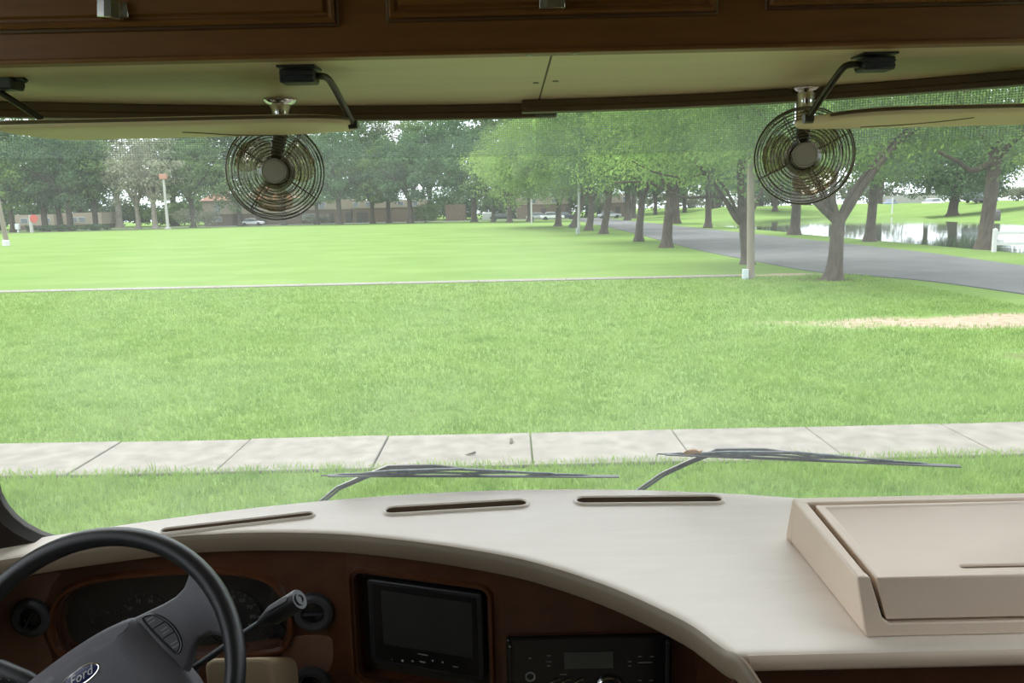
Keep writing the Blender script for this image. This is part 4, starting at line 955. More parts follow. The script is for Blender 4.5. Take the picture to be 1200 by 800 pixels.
# ------------------------------------------------------------------ wipers resting outside the glass
def wiper(label, blade_px, arm_px, tipL, Yo=.030):
    mid = blade_px[len(blade_px)//2]; 
    def g(px, py, dy=0.0):
        Y = 1.5
        for _ in range(4): q_ = atY(px, py, Y); Y = glassY(q_.x) + Yo + dy
        return atY(px, py, Y)
    t = thing('windshield_wiper', label, 'wiper', g(*arm_px[0]), 'windshield wipers')
    (x0, y0), (x1, y1) = blade_px
    L = lambda f_, up=0.0: g(x0+(x1-x0)*f_, y0+(y1-y0)*f_ - up)
    b = MB(); rings = []
    for i in range(25):
        q_ = L(i/24); rings.append([q_ + Vector((0, dy_, dz_)) for dy_, dz_ in ((-.007, -.001), (-.007, .001), (-.003, .0022), (.002, .0022), (.002, -.0018), (-.003, -.0016))])
    b.loft(rings); b.build('rubber_blade', M['wiper'], t)
    for f0, f1, h, r in ((.02, .30, 2.5, .0022), (.20, .52, 4.0, .0024), (.46, .80, 4.5, .0024), (.68, .90, 2.5, .0020)):
        b = MB(); b.tube([L(f0, 0.5), L(f0+.03, h*.7), L((f0+f1)/2, h), L(f1-.03, h*.7), L(f1, 0.5)], r, 8); b.build('claw_yoke', M['wiper_dust'], t)
    b = MB(); b.tube([L(.12, 3), L(.22, 5.5), L(.45, 8.0), L(.60, 5.5), L(.74, 3)], [.002, .0030, .0034, .0030, .002], 8); b.build('main_yoke', M['wiper_dust'], t)
    b = MB(); b.tube([L(0), L(-.025, 0), L(-.026, -2)], .0014, 6); b.build('end_clip', M['wiper'], t)
    for k_, (dx, dy_) in enumerate(((0, 0), (3.0, 2.2))):
        b = MB(); b.tube([g(a_+dx*(1 if i < len(arm_px)-2 else 0), c_+dy_*(1 if i < len(arm_px)-2 else 0), .012) for i, (a_, c_) in enumerate(arm_px)], [.0034, .0034, .0034, .0044, .0040, .0028, .002][:len(arm_px)] if k_ == 0 else [.0024]*len(arm_px), 8)
        b.build('arm', M['wiper'], t)
wiper('black windshield wiper resting low on the glass in front of the driver', [(385, 557), (725, 558)], [(360, 600), (395, 571), (425, 558), (455, 546.5), (510, 546), (550, 550), (570, 553)], None)
wiper('black windshield wiper with a dry leaf caught on it, on the passenger side', [(779, 532), (1124, 546)], [(736, 582), (775, 555), (805, 541), (840, 527), (895, 527), (930, 531), (950, 534)], None)
q = atY(811, 530, glassY(.34)+.016)
b = MB(); lv_ = [(-.018, -.001), (-.010, .005), (.004, .0065), (.014, .003), (.021, .005), (.016, -.002), (.002, -.004), (-.009, -.005)]
b.loft([[q + XA*x + ZA*y + YA*(.002*math.sin(x*220)) for x, y in lv_], [q + XA*x + ZA*y + YA*(.0012+.002*math.sin(x*220)) for x, y in lv_]]); lf = b.build('dead_leaf', M['dead_leaf'], smooth=False)
tag(lf, 'curled brown dead leaf caught on the passenger side wiper', 'leaf')
for k_, (px, py, s_) in enumerate(((551, 532, .035), (599, 517.5, .045))):
    q = atZ(px, py, .045); b = MB(); a0 = 1.1*k_+.3
    rot = lambda x, y: q + Vector((x*math.cos(a0)-y*math.sin(a0), x*math.sin(a0)+y*math.cos(a0), 0))*s_
    pts = [(-1.6, 0), (-.6, .35), (.3, .2), (1.2, .5), (1.7, .1), (.8, -.3), (-.4, -.35)]
    b.loft([[rot(x, y) for x, y in pts], [rot(x, y) + ZA*.012*(1+.5*x) for x, y in pts]]); lf = b.build('dead_leaf', M['bark_dark'], smooth=False)
    tag(lf, ('dark curled dead leaf on the sidewalk slab above the driver side wiper, nearer the vehicle', 'dark curled dead leaf on the sidewalk slab beside a joint, farther from the vehicle')[k_], 'leaf', 'dead leaves on the sidewalk')

# ------------------------------------------------------------------ trees
def leaves_on(blobs, per, size, rng, droop=.35):
    """leaf cards around blob centres; returns verts, quads"""
    C_ = np.array([b_[0] for b_ in blobs]); R_ = np.array([b_[1] for b_ in blobs]); n = len(C_)*per
    c = np.repeat(C_, per, 0); r = np.repeat(R_, per)
    d = rng.normal(size=(n, 3)); d /= np.linalg.norm(d, axis=1)[:, None]
    rad = r*rng.uniform(.25, 1.0, n)**.5
    p = c + d*rad[:, None]*np.array([1, 1, .62])
    s_ = size*rng.uniform(.6, 1.35, n)
    per = int(per)
    nrm_ = d*.6 + rng.normal(size=(n, 3))*.55 + np.array([0, 0, .35]); nrm_ /= np.linalg.norm(nrm_, axis=1)[:, None]
    u_ = rng.normal(size=(n, 3)) + d*.5 + np.array([0, 0, -droop*2]); u_ -= nrm_*(u_*nrm_).sum(1)[:, None]; u_ /= np.linalg.norm(u_, axis=1)[:, None]
    w_ = np.cross(nrm_, u_)
    a_ = p - u_*s_[:, None]; b_ = p + w_*(s_*.42)[:, None]; e_ = p + u_*s_[:, None] - nrm_*(s_*.25)[:, None]; g_ = p - w_*(s_*.42)[:, None]
    v = np.stack([a_, b_, e_, g_], 1).reshape(-1, 3); k = np.arange(n)*4
    return v, np.stack([k, k+1, k+2, k+3], 1)
def tree(label, base, r, fork, branches, blobs, per, size, seed, mleaf, mbark, group, lean=(0, 0), moss=(), name='oak_tree', cat='tree'):
    rng = np.random.default_rng(seed); bx, by = base; bz = float(ground_z(np.array([bx]), np.array([by]))[0]) - .05
    O = Vector((bx, by, bz)); t = thing(name, label, cat, O, group)
    b = MB(); top_ = O + Vector((lean[0], lean[1], fork))
    N_ = 8; pts, rad = [], []
    for i in range(N_):
        f_ = i/(N_-1); pts.append(O.lerp(top_, f_) + Vector((math.sin(f_*4+seed)*r*.25*f_*(1-f_)*2, math.cos(f_*3+seed)*r*.2*f_*(1-f_)*2, 0))); rad.append(r*(1 + .65*math.exp(-f_*fork/.28) - .16*f_))
    pts.append(top_ + Vector((0, 0, r*.8))); rad.append(r*.55)
    b.tube(pts, rad, 12)
    for br in branches:
        path = smooth_open([tuple(top_ - Vector((0, 0, r*.5)))] + [tuple(q_) for q_, _ in br], 4); r0 = br[0][1]; r1 = br[-1][1]; n_ = len(path)
        b.tube(path, [r0 + (r1-r0)*(i/(n_-1))**.8 for i in range(n_)], 8)
    b.build('trunk', mbark, t, angle=70, weld=False)
    v, f = leaves_on(blobs, per, size, rng); v = v - np.array(O)
    fo_ = link('foliage', fast_mesh('foliage', v, f, mleaf), t); fo_['kind'] = 'stuff'
    if moss:
        b = MB()
        for (mx_, my_, mz_), ln in moss:
            for k_ in range(7):
                x0_, y0_ = mx_ + rng.uniform(-.10, .10), my_ + rng.uniform(-.10, .10); l_ = ln*rng.uniform(.5, 1)
                b.tube([(x0_, y0_, mz_), (x0_ + rng.uniform(-.05, .05), y0_, mz_-l_*.5), (x0_ + rng.uniform(-.08, .08), y0_, mz_-l_)], [.03, .035, .006], 5)
        ms = b.build('hanging_moss', M['moss'], t); ms['kind'] = 'stuff'
    return t
def crown(cx, cy, zc, rx, ry, rz, zmin, n, br, rng, hole=.45):
    out_ = []
    while len(out_) < n:
        d = rng.normal(size=3); d /= np.linalg.norm(d); s_ = rng.uniform(hole, 1.0)
        p = np.array([cx, cy, zc]) + d*np.array([rx, ry, rz])*s_
        if p[2] < zmin + rng.uniform(0, .8): p[2] = zmin + rng.uniform(0, 1.4)
        out_.append((p, br*rng.uniform(.6, 1.25)))
    return out_
def auto_branches(top_, zc, rx, n, r, rng):
    out_ = []
    a0 = rng.uniform(0, 6.28)
    for k_ in range(n):
        a_ = a0 + k_*2*math.pi/n + rng.uniform(-.4, .4); l_ = rx*rng.uniform(.55, .85); h = (zc-top_.z)*rng.uniform(.7, 1.25)
        q1 = top_ + Vector((math.cos(a_)*l_*.35, math.sin(a_)*l_*.35, h*.5)); q2 = top_ + Vector((math.cos(a_)*l_, math.sin(a_)*l_, h))
        out_.append([(q1, r*.62), (q2, r*.14)])
        out_.append([(q1, r*.40), (q1 + Vector((math.cos(a_+.9)*l_*.6, math.sin(a_+.9)*l_*.6, h*.35)), r*.10)])
    return out_
ROW = 'roadside trees along the drive'
# near row beside the drive: (label, x, y, trunk radius, fork height, lean, crown dx, crown zc, rx, ry, rz, zmin, blobs, per, leaf, material, branches given by hand)
def bp(Y, *pts): return [(atY(px, py, Y+dy), rr_) for px, py, dy, rr_ in pts]
def add_tree(label, x, y, r, fork, lean, cdx, zc, rx, ry, rz, zmin, nb, per, leaf, ml, seed, extra=(), nbr=4, mb='bark', moss=(), group=ROW, br=None, cdy=0):
    rng = np.random.default_rng(seed+100); top_ = Vector((x+lean[0], y+lean[1], fork))
    brs = auto_branches(top_, zc, rx, nbr, r, rng) + list(extra)
    bl = crown(x+cdx, y+cdy, zc, rx, ry, rz, zmin, nb, br or rx*.27, rng)
    return tree(label, (x, y), r, fork, brs, bl, int(per*1.6), leaf, seed, M[ml], M[mb], group, lean, moss)
add_tree('stout forked oak standing nearest on the lawn, just beyond the bare sand strip', 10.25, 25.3, .235, 1.95, (.12, 0), .3, 6.2, 5.6, 5.0, 3.5, 3.25, 125, 150, .085, 'leaf_near', 1,
         extra=[bp(25.3, (955, 235, 0, .15), (930, 205, .5, .11), (905, 175, 1.0, .06)), bp(25.3, (1000, 225, 0, .16), (1035, 180, -.3, .11), (1062, 150, -.5, .07)), bp(25.3, (975, 225, 0, .13), (985, 180, .5, .09), (980, 140, .5, .05))], nbr=2)
add_tree('wide oak with low limbs standing just behind the wooden utility pole', 9.7, 32.6, .225, 1.75, (-.2, 0), -.4, 6.4, 5.8, 5, 3.6, 3.5, 96, 150, .095, 'leaf_near', 2,
         extra=[bp(32.6, (862, 255, 0, .15), (850, 235, 0, .12), (835, 212, -.3, .09), (815, 190, -.5, .05)), bp(32.6, (868, 250, 0, .17), (868, 220, 0, .13), (872, 180, 0, .08)), bp(32.6, (880, 250, 0, .12), (892, 225, .3, .09), (905, 195, .5, .05)),
                bp(32.6, (845, 232, 0, .09), (800, 231, -1, .07), (760, 214, -1.5, .05), (720, 214, -2, .03)), bp(32.6, (840, 208, -.2, .07), (800, 208, -.8, .06), (765, 201, -1.2, .04), (740, 188, -1.5, .02))], nbr=2,
         moss=[((8.0, 32.2, 3.9), 1.3), ((8.1, 32.2, 3.8), 1.1)])
add_tree('straight trunked oak on the lawn edge beyond the wooden utility pole', 9.1, 46.6, .30, 2.9, (.25, 0), -.5, 7.0, 5.6, 5, 4.0, 3.9, 90, 140, .11, 'leaf_near', 3)
add_tree('oak on the lawn edge just beyond the straight trunked one', 8.85, 55, .27, 3.0, (.2, 0), -1.0, 7.3, 5.8, 5, 4.4, 3.6, 88, 130, .12, 'leaf_mid', 4)
add_tree('oak with a slightly tilted trunk midway down the lawn side row', 8.35, 71.4, .32, 3.4, (.5, 0), -1.5, 7.6, 6.2, 5.5, 4.6, 3.4, 88, 130, .14, 'leaf_near', 5)
add_tree('oak behind the slim grey pole in the lawn side row', 8.1, 82.3, .36, 3.0, (.4, 0), -2.0, 7.8, 6.4, 5.5, 4.8, 3.2, 86, 130, .15, 'leaf_mid', 6)
add_tree('crooked oak leaning strongly toward the road near the end of the lawn side row', 7.3, 93.2, .36, 3.6, (1.3, 0), -3.5, 8.0, 7.0, 6, 5.0, 2.8, 92, 140, .16, 'leaf_near', 7)
add_tree('light green oak closing the far end of the lawn side row', 6.2, 102.8, .40, 3.0, (.2, 0), -3.5, 8.6, 7.8, 6.5, 5.8, 2.3, 105, 150, .17, 'leaf_bright', 8)
PSIDE = 'trees between the drive and the pond'
add_tree('tall grey straight trunked tree on the pond bank next to the white rail fence', 23.5, 39.6, .33, 4.6, (.2, 0), .5, 8.4, 6.4, 5.5, 4.6, 3.9, 110, 150, .11, 'leaf_mid', 11, mb='bark', group=PSIDE,
         extra=[bp(39.6, (1140, 200, 0, .16), (1122, 189, 0, .14), (1100, 178, .3, .08))])
add_tree('straight dark trunked tree on the pond bank, next before the tall grey trunk', 21.7, 48.3, .28, 4.4, (.1, 0), -.3, 7.8, 6.4, 5.5, 4.8, 3.3, 104, 140, .12, 'leaf_mid', 12, group=PSIDE)
add_tree('tree on the pond bank seen below the passenger side fan', 21.5, 60.6, .37, 4.2, (.1, 0), -.3, 8.0, 6.4, 5.5, 4.8, 3.6, 100, 130, .13, 'leaf_mid', 13, group=PSIDE)
add_tree('tree on the pond bank farther up the drive, trunk just before open grass', 20.3, 82.2, .34, 4.4, (0, 0), -.4, 8.4, 6.4, 5.5, 4.6, 4.2, 84, 120, .15, 'leaf_dark', 14, group=PSIDE)
add_tree('thick trunked tree on the far side of the drive above the pond end', 21.3, 102.7, .48, 4.0, (0, 0), -.6, 8.6, 6.6, 5.5, 4.8, 4.0, 82, 120, .16, 'leaf_mid', 15, group=PSIDE)
add_tree('dark trunked tree at the far end of the drive beside the cross street', 19.5, 133, .46, 4.6, (0, 0), -.4, 9.2, 7.0, 6.0, 5.2, 4.4, 80, 110, .19, 'leaf_dark', 16, group=PSIDE)
# beyond the pond
add_tree('large dark oak standing alone on the grassy bank across the pond', 59.5, 108, .62, 3.4, (.2, 0), -1.0, 8.2, 10.5, 7, 5.6, 2.6, 160, 150, .20, 'leaf_dark', 17, group='trees across the pond')
add_tree('light green tree on the bank across the pond behind the fence', 67.0, 96, .40, 3.6, (0, 0), .6, 7.6, 6.2, 6, 4.8, 3.4, 84, 120, .19, 'leaf_bright', 18, group='trees across the pond')
add_tree('small dark tree on the bank across the pond toward the drive', 46.5, 141, .42, 3.8, (0, 0), -.5, 7.8, 7.5, 6, 4.8, 3.4, 84, 110, .22, 'leaf_dark', 19, group='trees across the pond')

# far treeline beyond the lawn: five kinds, copied; (pixel x of the trunk, distance, kind, scale)
def proto(seed, r, fork, zc, rx, ry, rz, zmin, nb, per, leaf, ml, mb, nbr, name='oak_tree'):
    rng = np.random.default_rng(seed); top_ = Vector((0, 0, fork))
    return tree('far tree', (0, -20), r, fork, [[(q_ + Vector((0, -20, 0)), rr_) for q_, rr_ in br_] for br_ in auto_branches(top_, zc, rx, nbr, r, rng)],
                [(p_ + np.array([0, -20, 0]), r_) for p_, r_ in crown(0, 0, zc, rx, ry, rz, zmin, nb, rx*.25, rng, .4)], per, leaf, seed, M[ml], M[mb], 'far treeline beyond the lawn', name=name)
protos = [proto(31, .55, 4.6, 10.5, 7.2, 6.0, 7.0, 5.0, 110, 75, .30, 'leaf_dark', 'bark_dark', 5),
          proto(32, .42, 4.0, 8.6, 6.4, 5.5, 5.4, 3.8, 90, 75, .28, 'leaf_bright', 'bark', 5),
          proto(33, .50, 5.0, 11.5, 7.0, 6.0, 7.6, 5.6, 110, 75, .30, 'leaf_mid', 'bark_dark', 5),
          proto(34, .46, 4.2, 10.0, 6.4, 5.5, 6.4, 4.6, 85, 42, .28, 'leaf_pale', 'bark_pale', 12),
          proto(35, .34, 3.2, 6.8, 5.0, 4.6, 4.6, 2.6, 70, 75, .24, 'leaf_mid', 'bark_dark', 5)]
kinds = ['tall dark oak', 'rounded light green tree', 'tall mid green oak', 'pale grey mossy tree with bare twigs', 'small bushy green tree']
front = [(-38, 147, 2, 1.1), (14, 148, 1, 1.0), (53, 150, 0, 1.05), (70, 152, 0, .9), (82, 149, 0, 1.05), (112, 152, 2, 1.0), (162, 151, 3, 1.0), (182, 149, 3, 1.1), (226, 155, 2, .95), (281, 158, 4, 1.25), (333, 160, 2, .9), (372, 158, 1, .95), (398, 152, 0, 1.0),
         (437, 156, 1, 1.0), (456, 157, 2, .9), (481, 150, 0, .92), (556, 148, 0, .95), (578, 142, 4, 1.0), (597, 136, 1, 1.0), (621, 140, 2, .95), (742, 150, 2, 1.05), (668, 172, 4, 1.25), (768, 168, 4, 1.2), (802, 165, 4, 1.3), (834, 160, 4, 1.15), (866, 168, 4, 1.3), (905, 172, 4, 1.2)]
names_after = ['beside the slanted pole at the edge', 'behind the mailbox', 'behind the red sign', 'just past the red sign', 'in the dense dark clump before the hedge end', 'at the open end of the hedge', 'short of the tall lamp post', 'next to the tall lamp post', 'before the red roofed house', 'in front of the red roofed house', 'below the driver side fan', 'just past the driver side fan', 'with a thick trunk before the brick block', 'where the brick block begins',
               'before the middle of the brick block', 'with a low forked limb before the brick block', 'past the brick gable', 'beside the parked pickup', 'at the corner where the drive meets the lawn', 'behind the thin grey pole', 'at the cross street behind the roadside row', 'behind the crooked oak', 'past the end of the drive', 'seen under the low oak limbs', 'beyond the hanging moss', 'behind the utility pole across the water', 'behind the passenger side fan across the water']
for i, ((px, Y, k_, s_), w) in enumerate(zip(front, names_after)):
    q = atY(px, 262, Y); c = copy_tree(protos[k_], (q.x, Y, -.05), i*1.7, s_); c['label'] = f'{kinds[k_]} {w}'
back = [(-70, 178, 0), (-5, 176, 2), (35, 182, 0), (95, 184, 2), (140, 178, 3), (205, 184, 0), (255, 190, 2), (310, 196, 0), (350, 198, 2), (420, 196, 2), (462, 198, 3), (505, 192, 2), (540, 190, 0), (600, 186, 2), (640, 190, 0), (690, 184, 2), (735, 190, 0), (790, 184, 2), (840, 200, 0), (890, 206, 2), (930, 190, 0), (975, 210, 2), (1030, 200, 0), (1085, 214, 2), (1150, 196, 0), (1215, 190, 2), (1270, 186, 0)]
back_at = ['beyond the edge of view past the slanted pole', 'above the mailbox', 'above the red sign', 'over the dark trunk clump', 'above the end of the hedge', 'just past the lamp post', 'over the red hipped roof', 'over the driver side fan foot', 'past the driver side fan', 'over the dark doors of the brick block', 'above the middle of the brick block',
    'above the round green bush', 'over the windowless gable', 'over the parked silver car', 'over the parked white saloon', 'behind the slim grey pole', 'over the end of the cross street', 'above the pond end of the drive', 'behind the tree with open grass before it', 'behind the wooden utility pole', 'behind the passenger side fan', 'behind the forked oak on the lawn',
    'over the blue car across the pond', 'over the white car across the pond', 'behind the tall grey trunk', 'beyond the white fence posts', 'past the end of the white fence']
for i, (px, Y, k_) in enumerate(back):
    q = atY(px, 262, Y); z = float(ground_z(np.array([q.x]), np.array([Y]))[0]); c = copy_tree(protos[k_], (q.x, Y, z-.05), i*2.3+1, 1.46 + .14*math.sin(i*2.1))
    c['label'] = 'tall tree of the rearmost belt, ' + back_at[i]; c['group'] = 'rearmost tree belt'
for p_ in protos:
    for ch in list(p_.children): bpy.data.objects.remove(ch, do_unlink=True)
    bpy.data.objects.remove(p_, do_unlink=True)

# clipped hedge and bushes
def bush(label, x, y, rx, ry, h, n, per, leaf, seed, ml, name='bush', cat='bush', group=None):
    rng = np.random.default_rng(seed); z = float(ground_z(np.array([x]), np.array([y]))[0])
    bl = [(np.array([x + rng.uniform(-rx, rx), y + rng.uniform(-ry, ry), z + h*rng.uniform(.25, .75)]), h*.38) for _ in range(n)]
    v, f = leaves_on(bl, per, leaf, rng, .0); v[:, 2] = np.maximum(v[:, 2], z-.02)
    t = thing(name, label, cat, (x, y, z), group); fo_ = link('foliage', fast_mesh('foliage', v - np.array([x, y, z]), f, M[ml]), t); fo_['kind'] = 'stuff'
    b = MB()
    for k_ in range(4): b.tube([(x + rng.uniform(-.2, .2)*rx, y, z-.05), (x + rng.uniform(-.6, .6)*rx, y, z+h*.55)], [.05, .02], 6)
    b.build('stems', M['bark_dark'], t)['kind'] = 'stuff'
q = atY(70, 268, 146); bush('long low dark hedge in front of the tree trunks by the red sign', q.x, 146, 9, .7, 1.35, 60, 60, .16, 41, 'leaf_dark', 'hedge', 'hedge')
q = atY(500, 262, 152); bush('round green bush in front of the brick block', q.x, 152, 1.8, 1.4, 4.0, 26, 110, .2, 42, 'leaf_mid')
q = atY(372, 262, 165); bush('pale shrub before the wall under the driver side fan', q.x+1.0, 161, 2.0, 1.0, 2.2, 20, 90, .18, 43, 'leaf_pale')
q = atY(212, 266, 156); bush('pale green shrub beside the tall lamp post', q.x+3.0, 156, 3.2, 1.2, 4.0, 30, 90, .2, 44, 'leaf_pale')

def undergrowth(label, spots, per, leaf, seed, ml):
    rng = np.random.default_rng(seed); bl = []
    for x, y, rx, h in spots:
        z = float(ground_z(np.array([x]), np.array([y]))[0])
        bl += [(np.array([x + rng.uniform(-rx, rx), y + rng.uniform(-2.5, 2.5), z + h*rng.uniform(.2, .75)]), h*.36) for _ in range(22)]
    v, f = leaves_on(bl, per, leaf, rng, .0); v[:, 2] = np.maximum(v[:, 2], -.02)
    o = link('undergrowth', fast_mesh('undergrowth', v, f, M[ml])); o['kind'] = 'stuff'; tag(o, label, 'undergrowth')
sp = []
for i, px in enumerate(range(-70, 700, 30)):
    Y = 186 + 9*math.sin(i*2.7); sp.append((atY(px, 262, Y).x, Y, 4.6, 7.5 + 2*math.sin(i*1.3)))
undergrowth('dark woodland undergrowth behind the trunks of the far treeline', sp[::2], 85, .42, 60, 'leaf_dark'); 
undergrowth('mid green woodland undergrowth behind the apartment blocks', sp[1::2], 85, .42, 61, 'leaf_mid')
sp = []
for i, px in enumerate(range(715, 1290, 40)):
    Y = 212 + 7*math.sin(i*2.1); sp.append((atY(px, 240, Y).x, Y, 4.2, 6.5 + 3*math.sin(i*1.9)))
undergrowth('pale scrub along the top of the rise across the pond', sp, 70, .42, 62, 'leaf_pale')
# ------------------------------------------------------------------ posts, signs, fence
up = thing('utility_pole', 'leaning weathered wooden utility pole with a grey meter box at its foot', 'pole', (7.95, 26.3, 0))
q0 = Vector((7.95, 26.3, -.2)); q1 = atY(880, 180, 26.3); dd = q1-q0
b = MB(); b.tube([q0, q0 + dd*.5, q0 + dd*1.02], [.135, .125, .115], 12); b.build('pole', M['pole'], up)
b = MB().box((7.62, 26.05, .0), (7.80, 26.2, .34)); b.build('meter_box', M['meter'], up, bevel=.01)
b = MB(); b.tube([(7.71, 26.12, -.1), (7.71, 26.12, .02)], .03, 8); b.build('conduit', M['meter'], up)
q = atZ(197, 268.5, 0); lp = thing('lamp_post', 'tall pale lamp post with a rust coloured lamp head beyond the lawn', 'lamp post', (q.x, q.y, 0)); t_ = atY(193, 210, q.y)
b = MB(); b.tube([(q.x, q.y, -.2), (q.x, q.y, t_.z)], [.28, .20], 10); b.build('pole', M['pole_white'], lp)
b = MB().box((q.x-.65, q.y-.35, t_.z), (q.x+.65, q.y+.35, t_.z+.9)); b.build('lamp_head', M['lamp_head'], lp, bevel=.08)
b = MB(); b.lathe([(.55, 0), (.55, .35), (.3, .4)], Vector((q.x, q.y, -.05)), XA, YA, ZA, 16); b.build('footing', M['pole_white'], lp)
q = atZ(5, 288, 0); t_ = atY(-14, 195, q.y)
lp = thing('slanted_pole', 'leaning pale pole with a white foot at the edge of the lawn', 'pole', (q.x, q.y, 0))
b = MB(); b.tube([(q.x+.3, q.y, -.2), (t_.x+.3, q.y, t_.z)], [.22, .16], 10); b.build('pole', M['pole'], lp)
b = MB(); b.lathe([(.32, 0), (.32, .5), (.22, .6)], Vector((q.x+.2, q.y, -.05)), XA, YA, ZA, 14); b.build('footing', M['white'], lp)
q = atZ(678, 273.5, 0); lp = thing('grey_pole', 'slim grey metal pole among the lawn side trees', 'pole', (q.x, q.y, 0))
b = MB(); b.tube([(q.x, q.y, -.2), (q.x+.15, q.y, 9.5)], [.12, .10], 10); b.build('pole', M['pole_grey'], lp)
b = MB().box((q.x-.25, q.y-.2, 0), (q.x-.08, q.y, .5)); b.build('switch_box', M['meter'], lp)
q = atZ(623, 262.3, 0); lp = thing('thin_pole', 'thin pale pole beyond the lawn before the parked cars', 'pole', (q.x, q.y, 0))
b = MB(); b.tube([(q.x, q.y, -.2), (q.x, q.y, 8.5)], [.13, .11], 8); b.build('pole', M['pole_white'], lp)
q = atZ(37.5, 272.5, 0); sg = thing('stop_sign', 'red octagonal road sign on a pale post before the hedge', 'sign', (q.x, q.y, 0))
b = MB(); b.tube([(q.x, q.y, -.2), (q.x, q.y, 3.0)], [.30, .26], 8); b.build('post', M['pole_white'], sg)
h = atY(41, 256, q.y); b = MB(); b.prism([(.72*math.cos(math.pi/8 + k_*math.pi/4), .72*math.sin(math.pi/8 + k_*math.pi/4)) for k_ in range(8)], Vector((h.x, q.y-.32, h.z)), XA, ZA, -YA, 0, .05); b.build('sign_plate', M['stop'], sg, smooth=False)
q = atZ(21.5, 272.5, 0); mbx = thing('mailbox', 'small white box on a post by the far path', 'mailbox', (q.x, q.y, 0))
b = MB().box((q.x-.35, q.y-.3, .55), (q.x+.35, q.y+.3, 1.55)); b.build('box', M['white'], mbx, bevel=.08)
b = MB().box((q.x-.12, q.y-.1, -.1), (q.x+.12, q.y+.1, .56)); b.build('post', M['white'], mbx)
fp = MB().box((-130, 141.2, -.1), (-66, 143.2, .04)).build('far_path', M['concrete'], smooth=False); fp['kind'] = 'structure'
# white rail fence
A0 = Vector((22.35, 36.9, 0)); dirf = Vector((1.0, -.55, 0)).normalized()
fe = thing('rail_fence', 'white two rail fence at the pond edge beside the tall grey trunk', 'fence', A0)
for k_ in range(4):
    p_ = A0 + dirf*(1.75*k_); hh = 1.0
    b = MB().box((p_.x-.075, p_.y-.075, -.15), (p_.x+.075, p_.y+.075, hh)); b.add([(p_.x-.09, p_.y-.09, hh), (p_.x+.09, p_.y-.09, hh), (p_.x+.09, p_.y+.09, hh), (p_.x-.09, p_.y+.09, hh), (p_.x, p_.y, hh+.09)], [(0, 3, 2, 1), (0, 1, 4), (1, 2, 4), (2, 3, 4), (3, 0, 4)])
    b.build('post', M['white'], fe, smooth=False)
nf = Vector((-dirf.y, dirf.x, 0))
for k_ in range(3):
    for z in (.30, .78):
        a_ = A0 + dirf*(1.75*k_+.06); c_ = A0 + dirf*(1.75*(k_+1)-.06); b = MB()
        b.loft([[a_ + nf*.025 + ZA*z, a_ - nf*.025 + ZA*z, a_ - nf*.025 + ZA*(z+.15), a_ + nf*.025 + ZA*(z+.15)], [c_ + nf*.025 + ZA*z, c_ - nf*.025 + ZA*z, c_ - nf*.025 + ZA*(z+.15), c_ + nf*.025 + ZA*(z+.15)]]); b.build('rail', M['white'], fe, smooth=False)
q = atY(1169, 237, 84); zg = float(ground_z(np.array([q.x]), np.array([84.]))[0])
lb = thing('litter_bin', 'dark litter bin on the bank across the pond beside the grey trunk', 'bin', (q.x, 84, zg))
b = MB(); b.lathe([(.34, 0), (.38, .1), (.40, .9), (.36, .95)], Vector((q.x, 84, zg-.03)), XA, YA, ZA, 16); b.build('drum', M['bin_black'], lb)
b = MB(); b.lathe([(.40, .93), (.30, 1.1), (.1, 1.2), (0, 1.2)], Vector((q.x, 84, zg)), XA, YA, ZA, 16); b.build('hood', M['bin_black'], lb)

# ------------------------------------------------------------------ parked vehicles far off
def car(label, px, Y, mt_, rz=0.0, kind='car', zoff=None):
    q = atY(px, 250, Y); zg = float(ground_z(np.array([q.x]), np.array([Y]))[0]) if zoff is None else zoff
    t = thing('parked_' + kind, label, kind if kind != 'pickup' else 'pickup truck', (q.x, Y, zg), 'vehicles parked far away')
    suv = kind == 'van'
    def wx_(x, y, z): return Vector((q.x + x*math.cos(rz) - y*math.sin(rz), Y + x*math.sin(rz) + y*math.cos(rz), zg+z))
    H_ = 1.85 if suv else 1.42
    prof = [(-2.25, .35), (-2.3, .62), (-2.2, .80), (-1.6, .86), (1.25, .90), (2.15, .78), (2.28, .55), (2.2, .32)] if not suv else [(-2.3, .35), (-2.35, .8), (-2.3, 1.0), (1.2, 1.05), (2.2, .95), (2.32, .6), (2.25, .35)]
    b = MB(); b.loft([[wx_(x, -.86, z) for x, z in prof], [wx_(x, .86, z) for x, z in prof]]); b.build('body', mt_, t, bevel=.06)
    gp = [(-1.75, .84), (-1.15, H_-.05), (-.2, H_), (.45, H_-.06), (1.30, .88)] if not suv else [(-2.25, 1.0), (-2.15, H_-.05), (-.2, H_), (.55, H_-.08), (1.35, 1.02)]
    b = MB(); b.loft([[wx_(x, -.80, z) for x, z in gp], [wx_(x, -.70, z) for x, z in gp][:0] or [wx_(x, .80, z) for x, z in gp]]); b.build('cabin', M['bglass'], t, bevel=.04)
    rp_ = [(x*.82-.05, z) for x, z in gp[1:4]]; b = MB(); b.loft([[wx_(x, -.78, z-.02) for x, z in gp[1:4]] + [wx_(x, -.78, z+.05) for x, z in reversed(gp[1:4])], [wx_(x, .78, z-.02) for x, z in gp[1:4]] + [wx_(x, .78, z+.05) for x, z in reversed(gp[1:4])]]); b.build('roof', mt_, t)
    for sx_ in (-1.4, 1.4):
        for sy_ in (-.80, .80):
            c = wx_(sx_, sy_, .33); ax_ = (wx_(0, 1, 0)-wx_(0, 0, 0)); b = MB(); b.lathe([(.0, -.1), (.20, -.11), (.33, -.09), (.33, .09), (.20, .11), (0, .1)], c, (wx_(1, 0, 0)-wx_(0, 0, 0)), ZA, ax_, 16); b.build('wheel', M['tyre'], t)
    return t
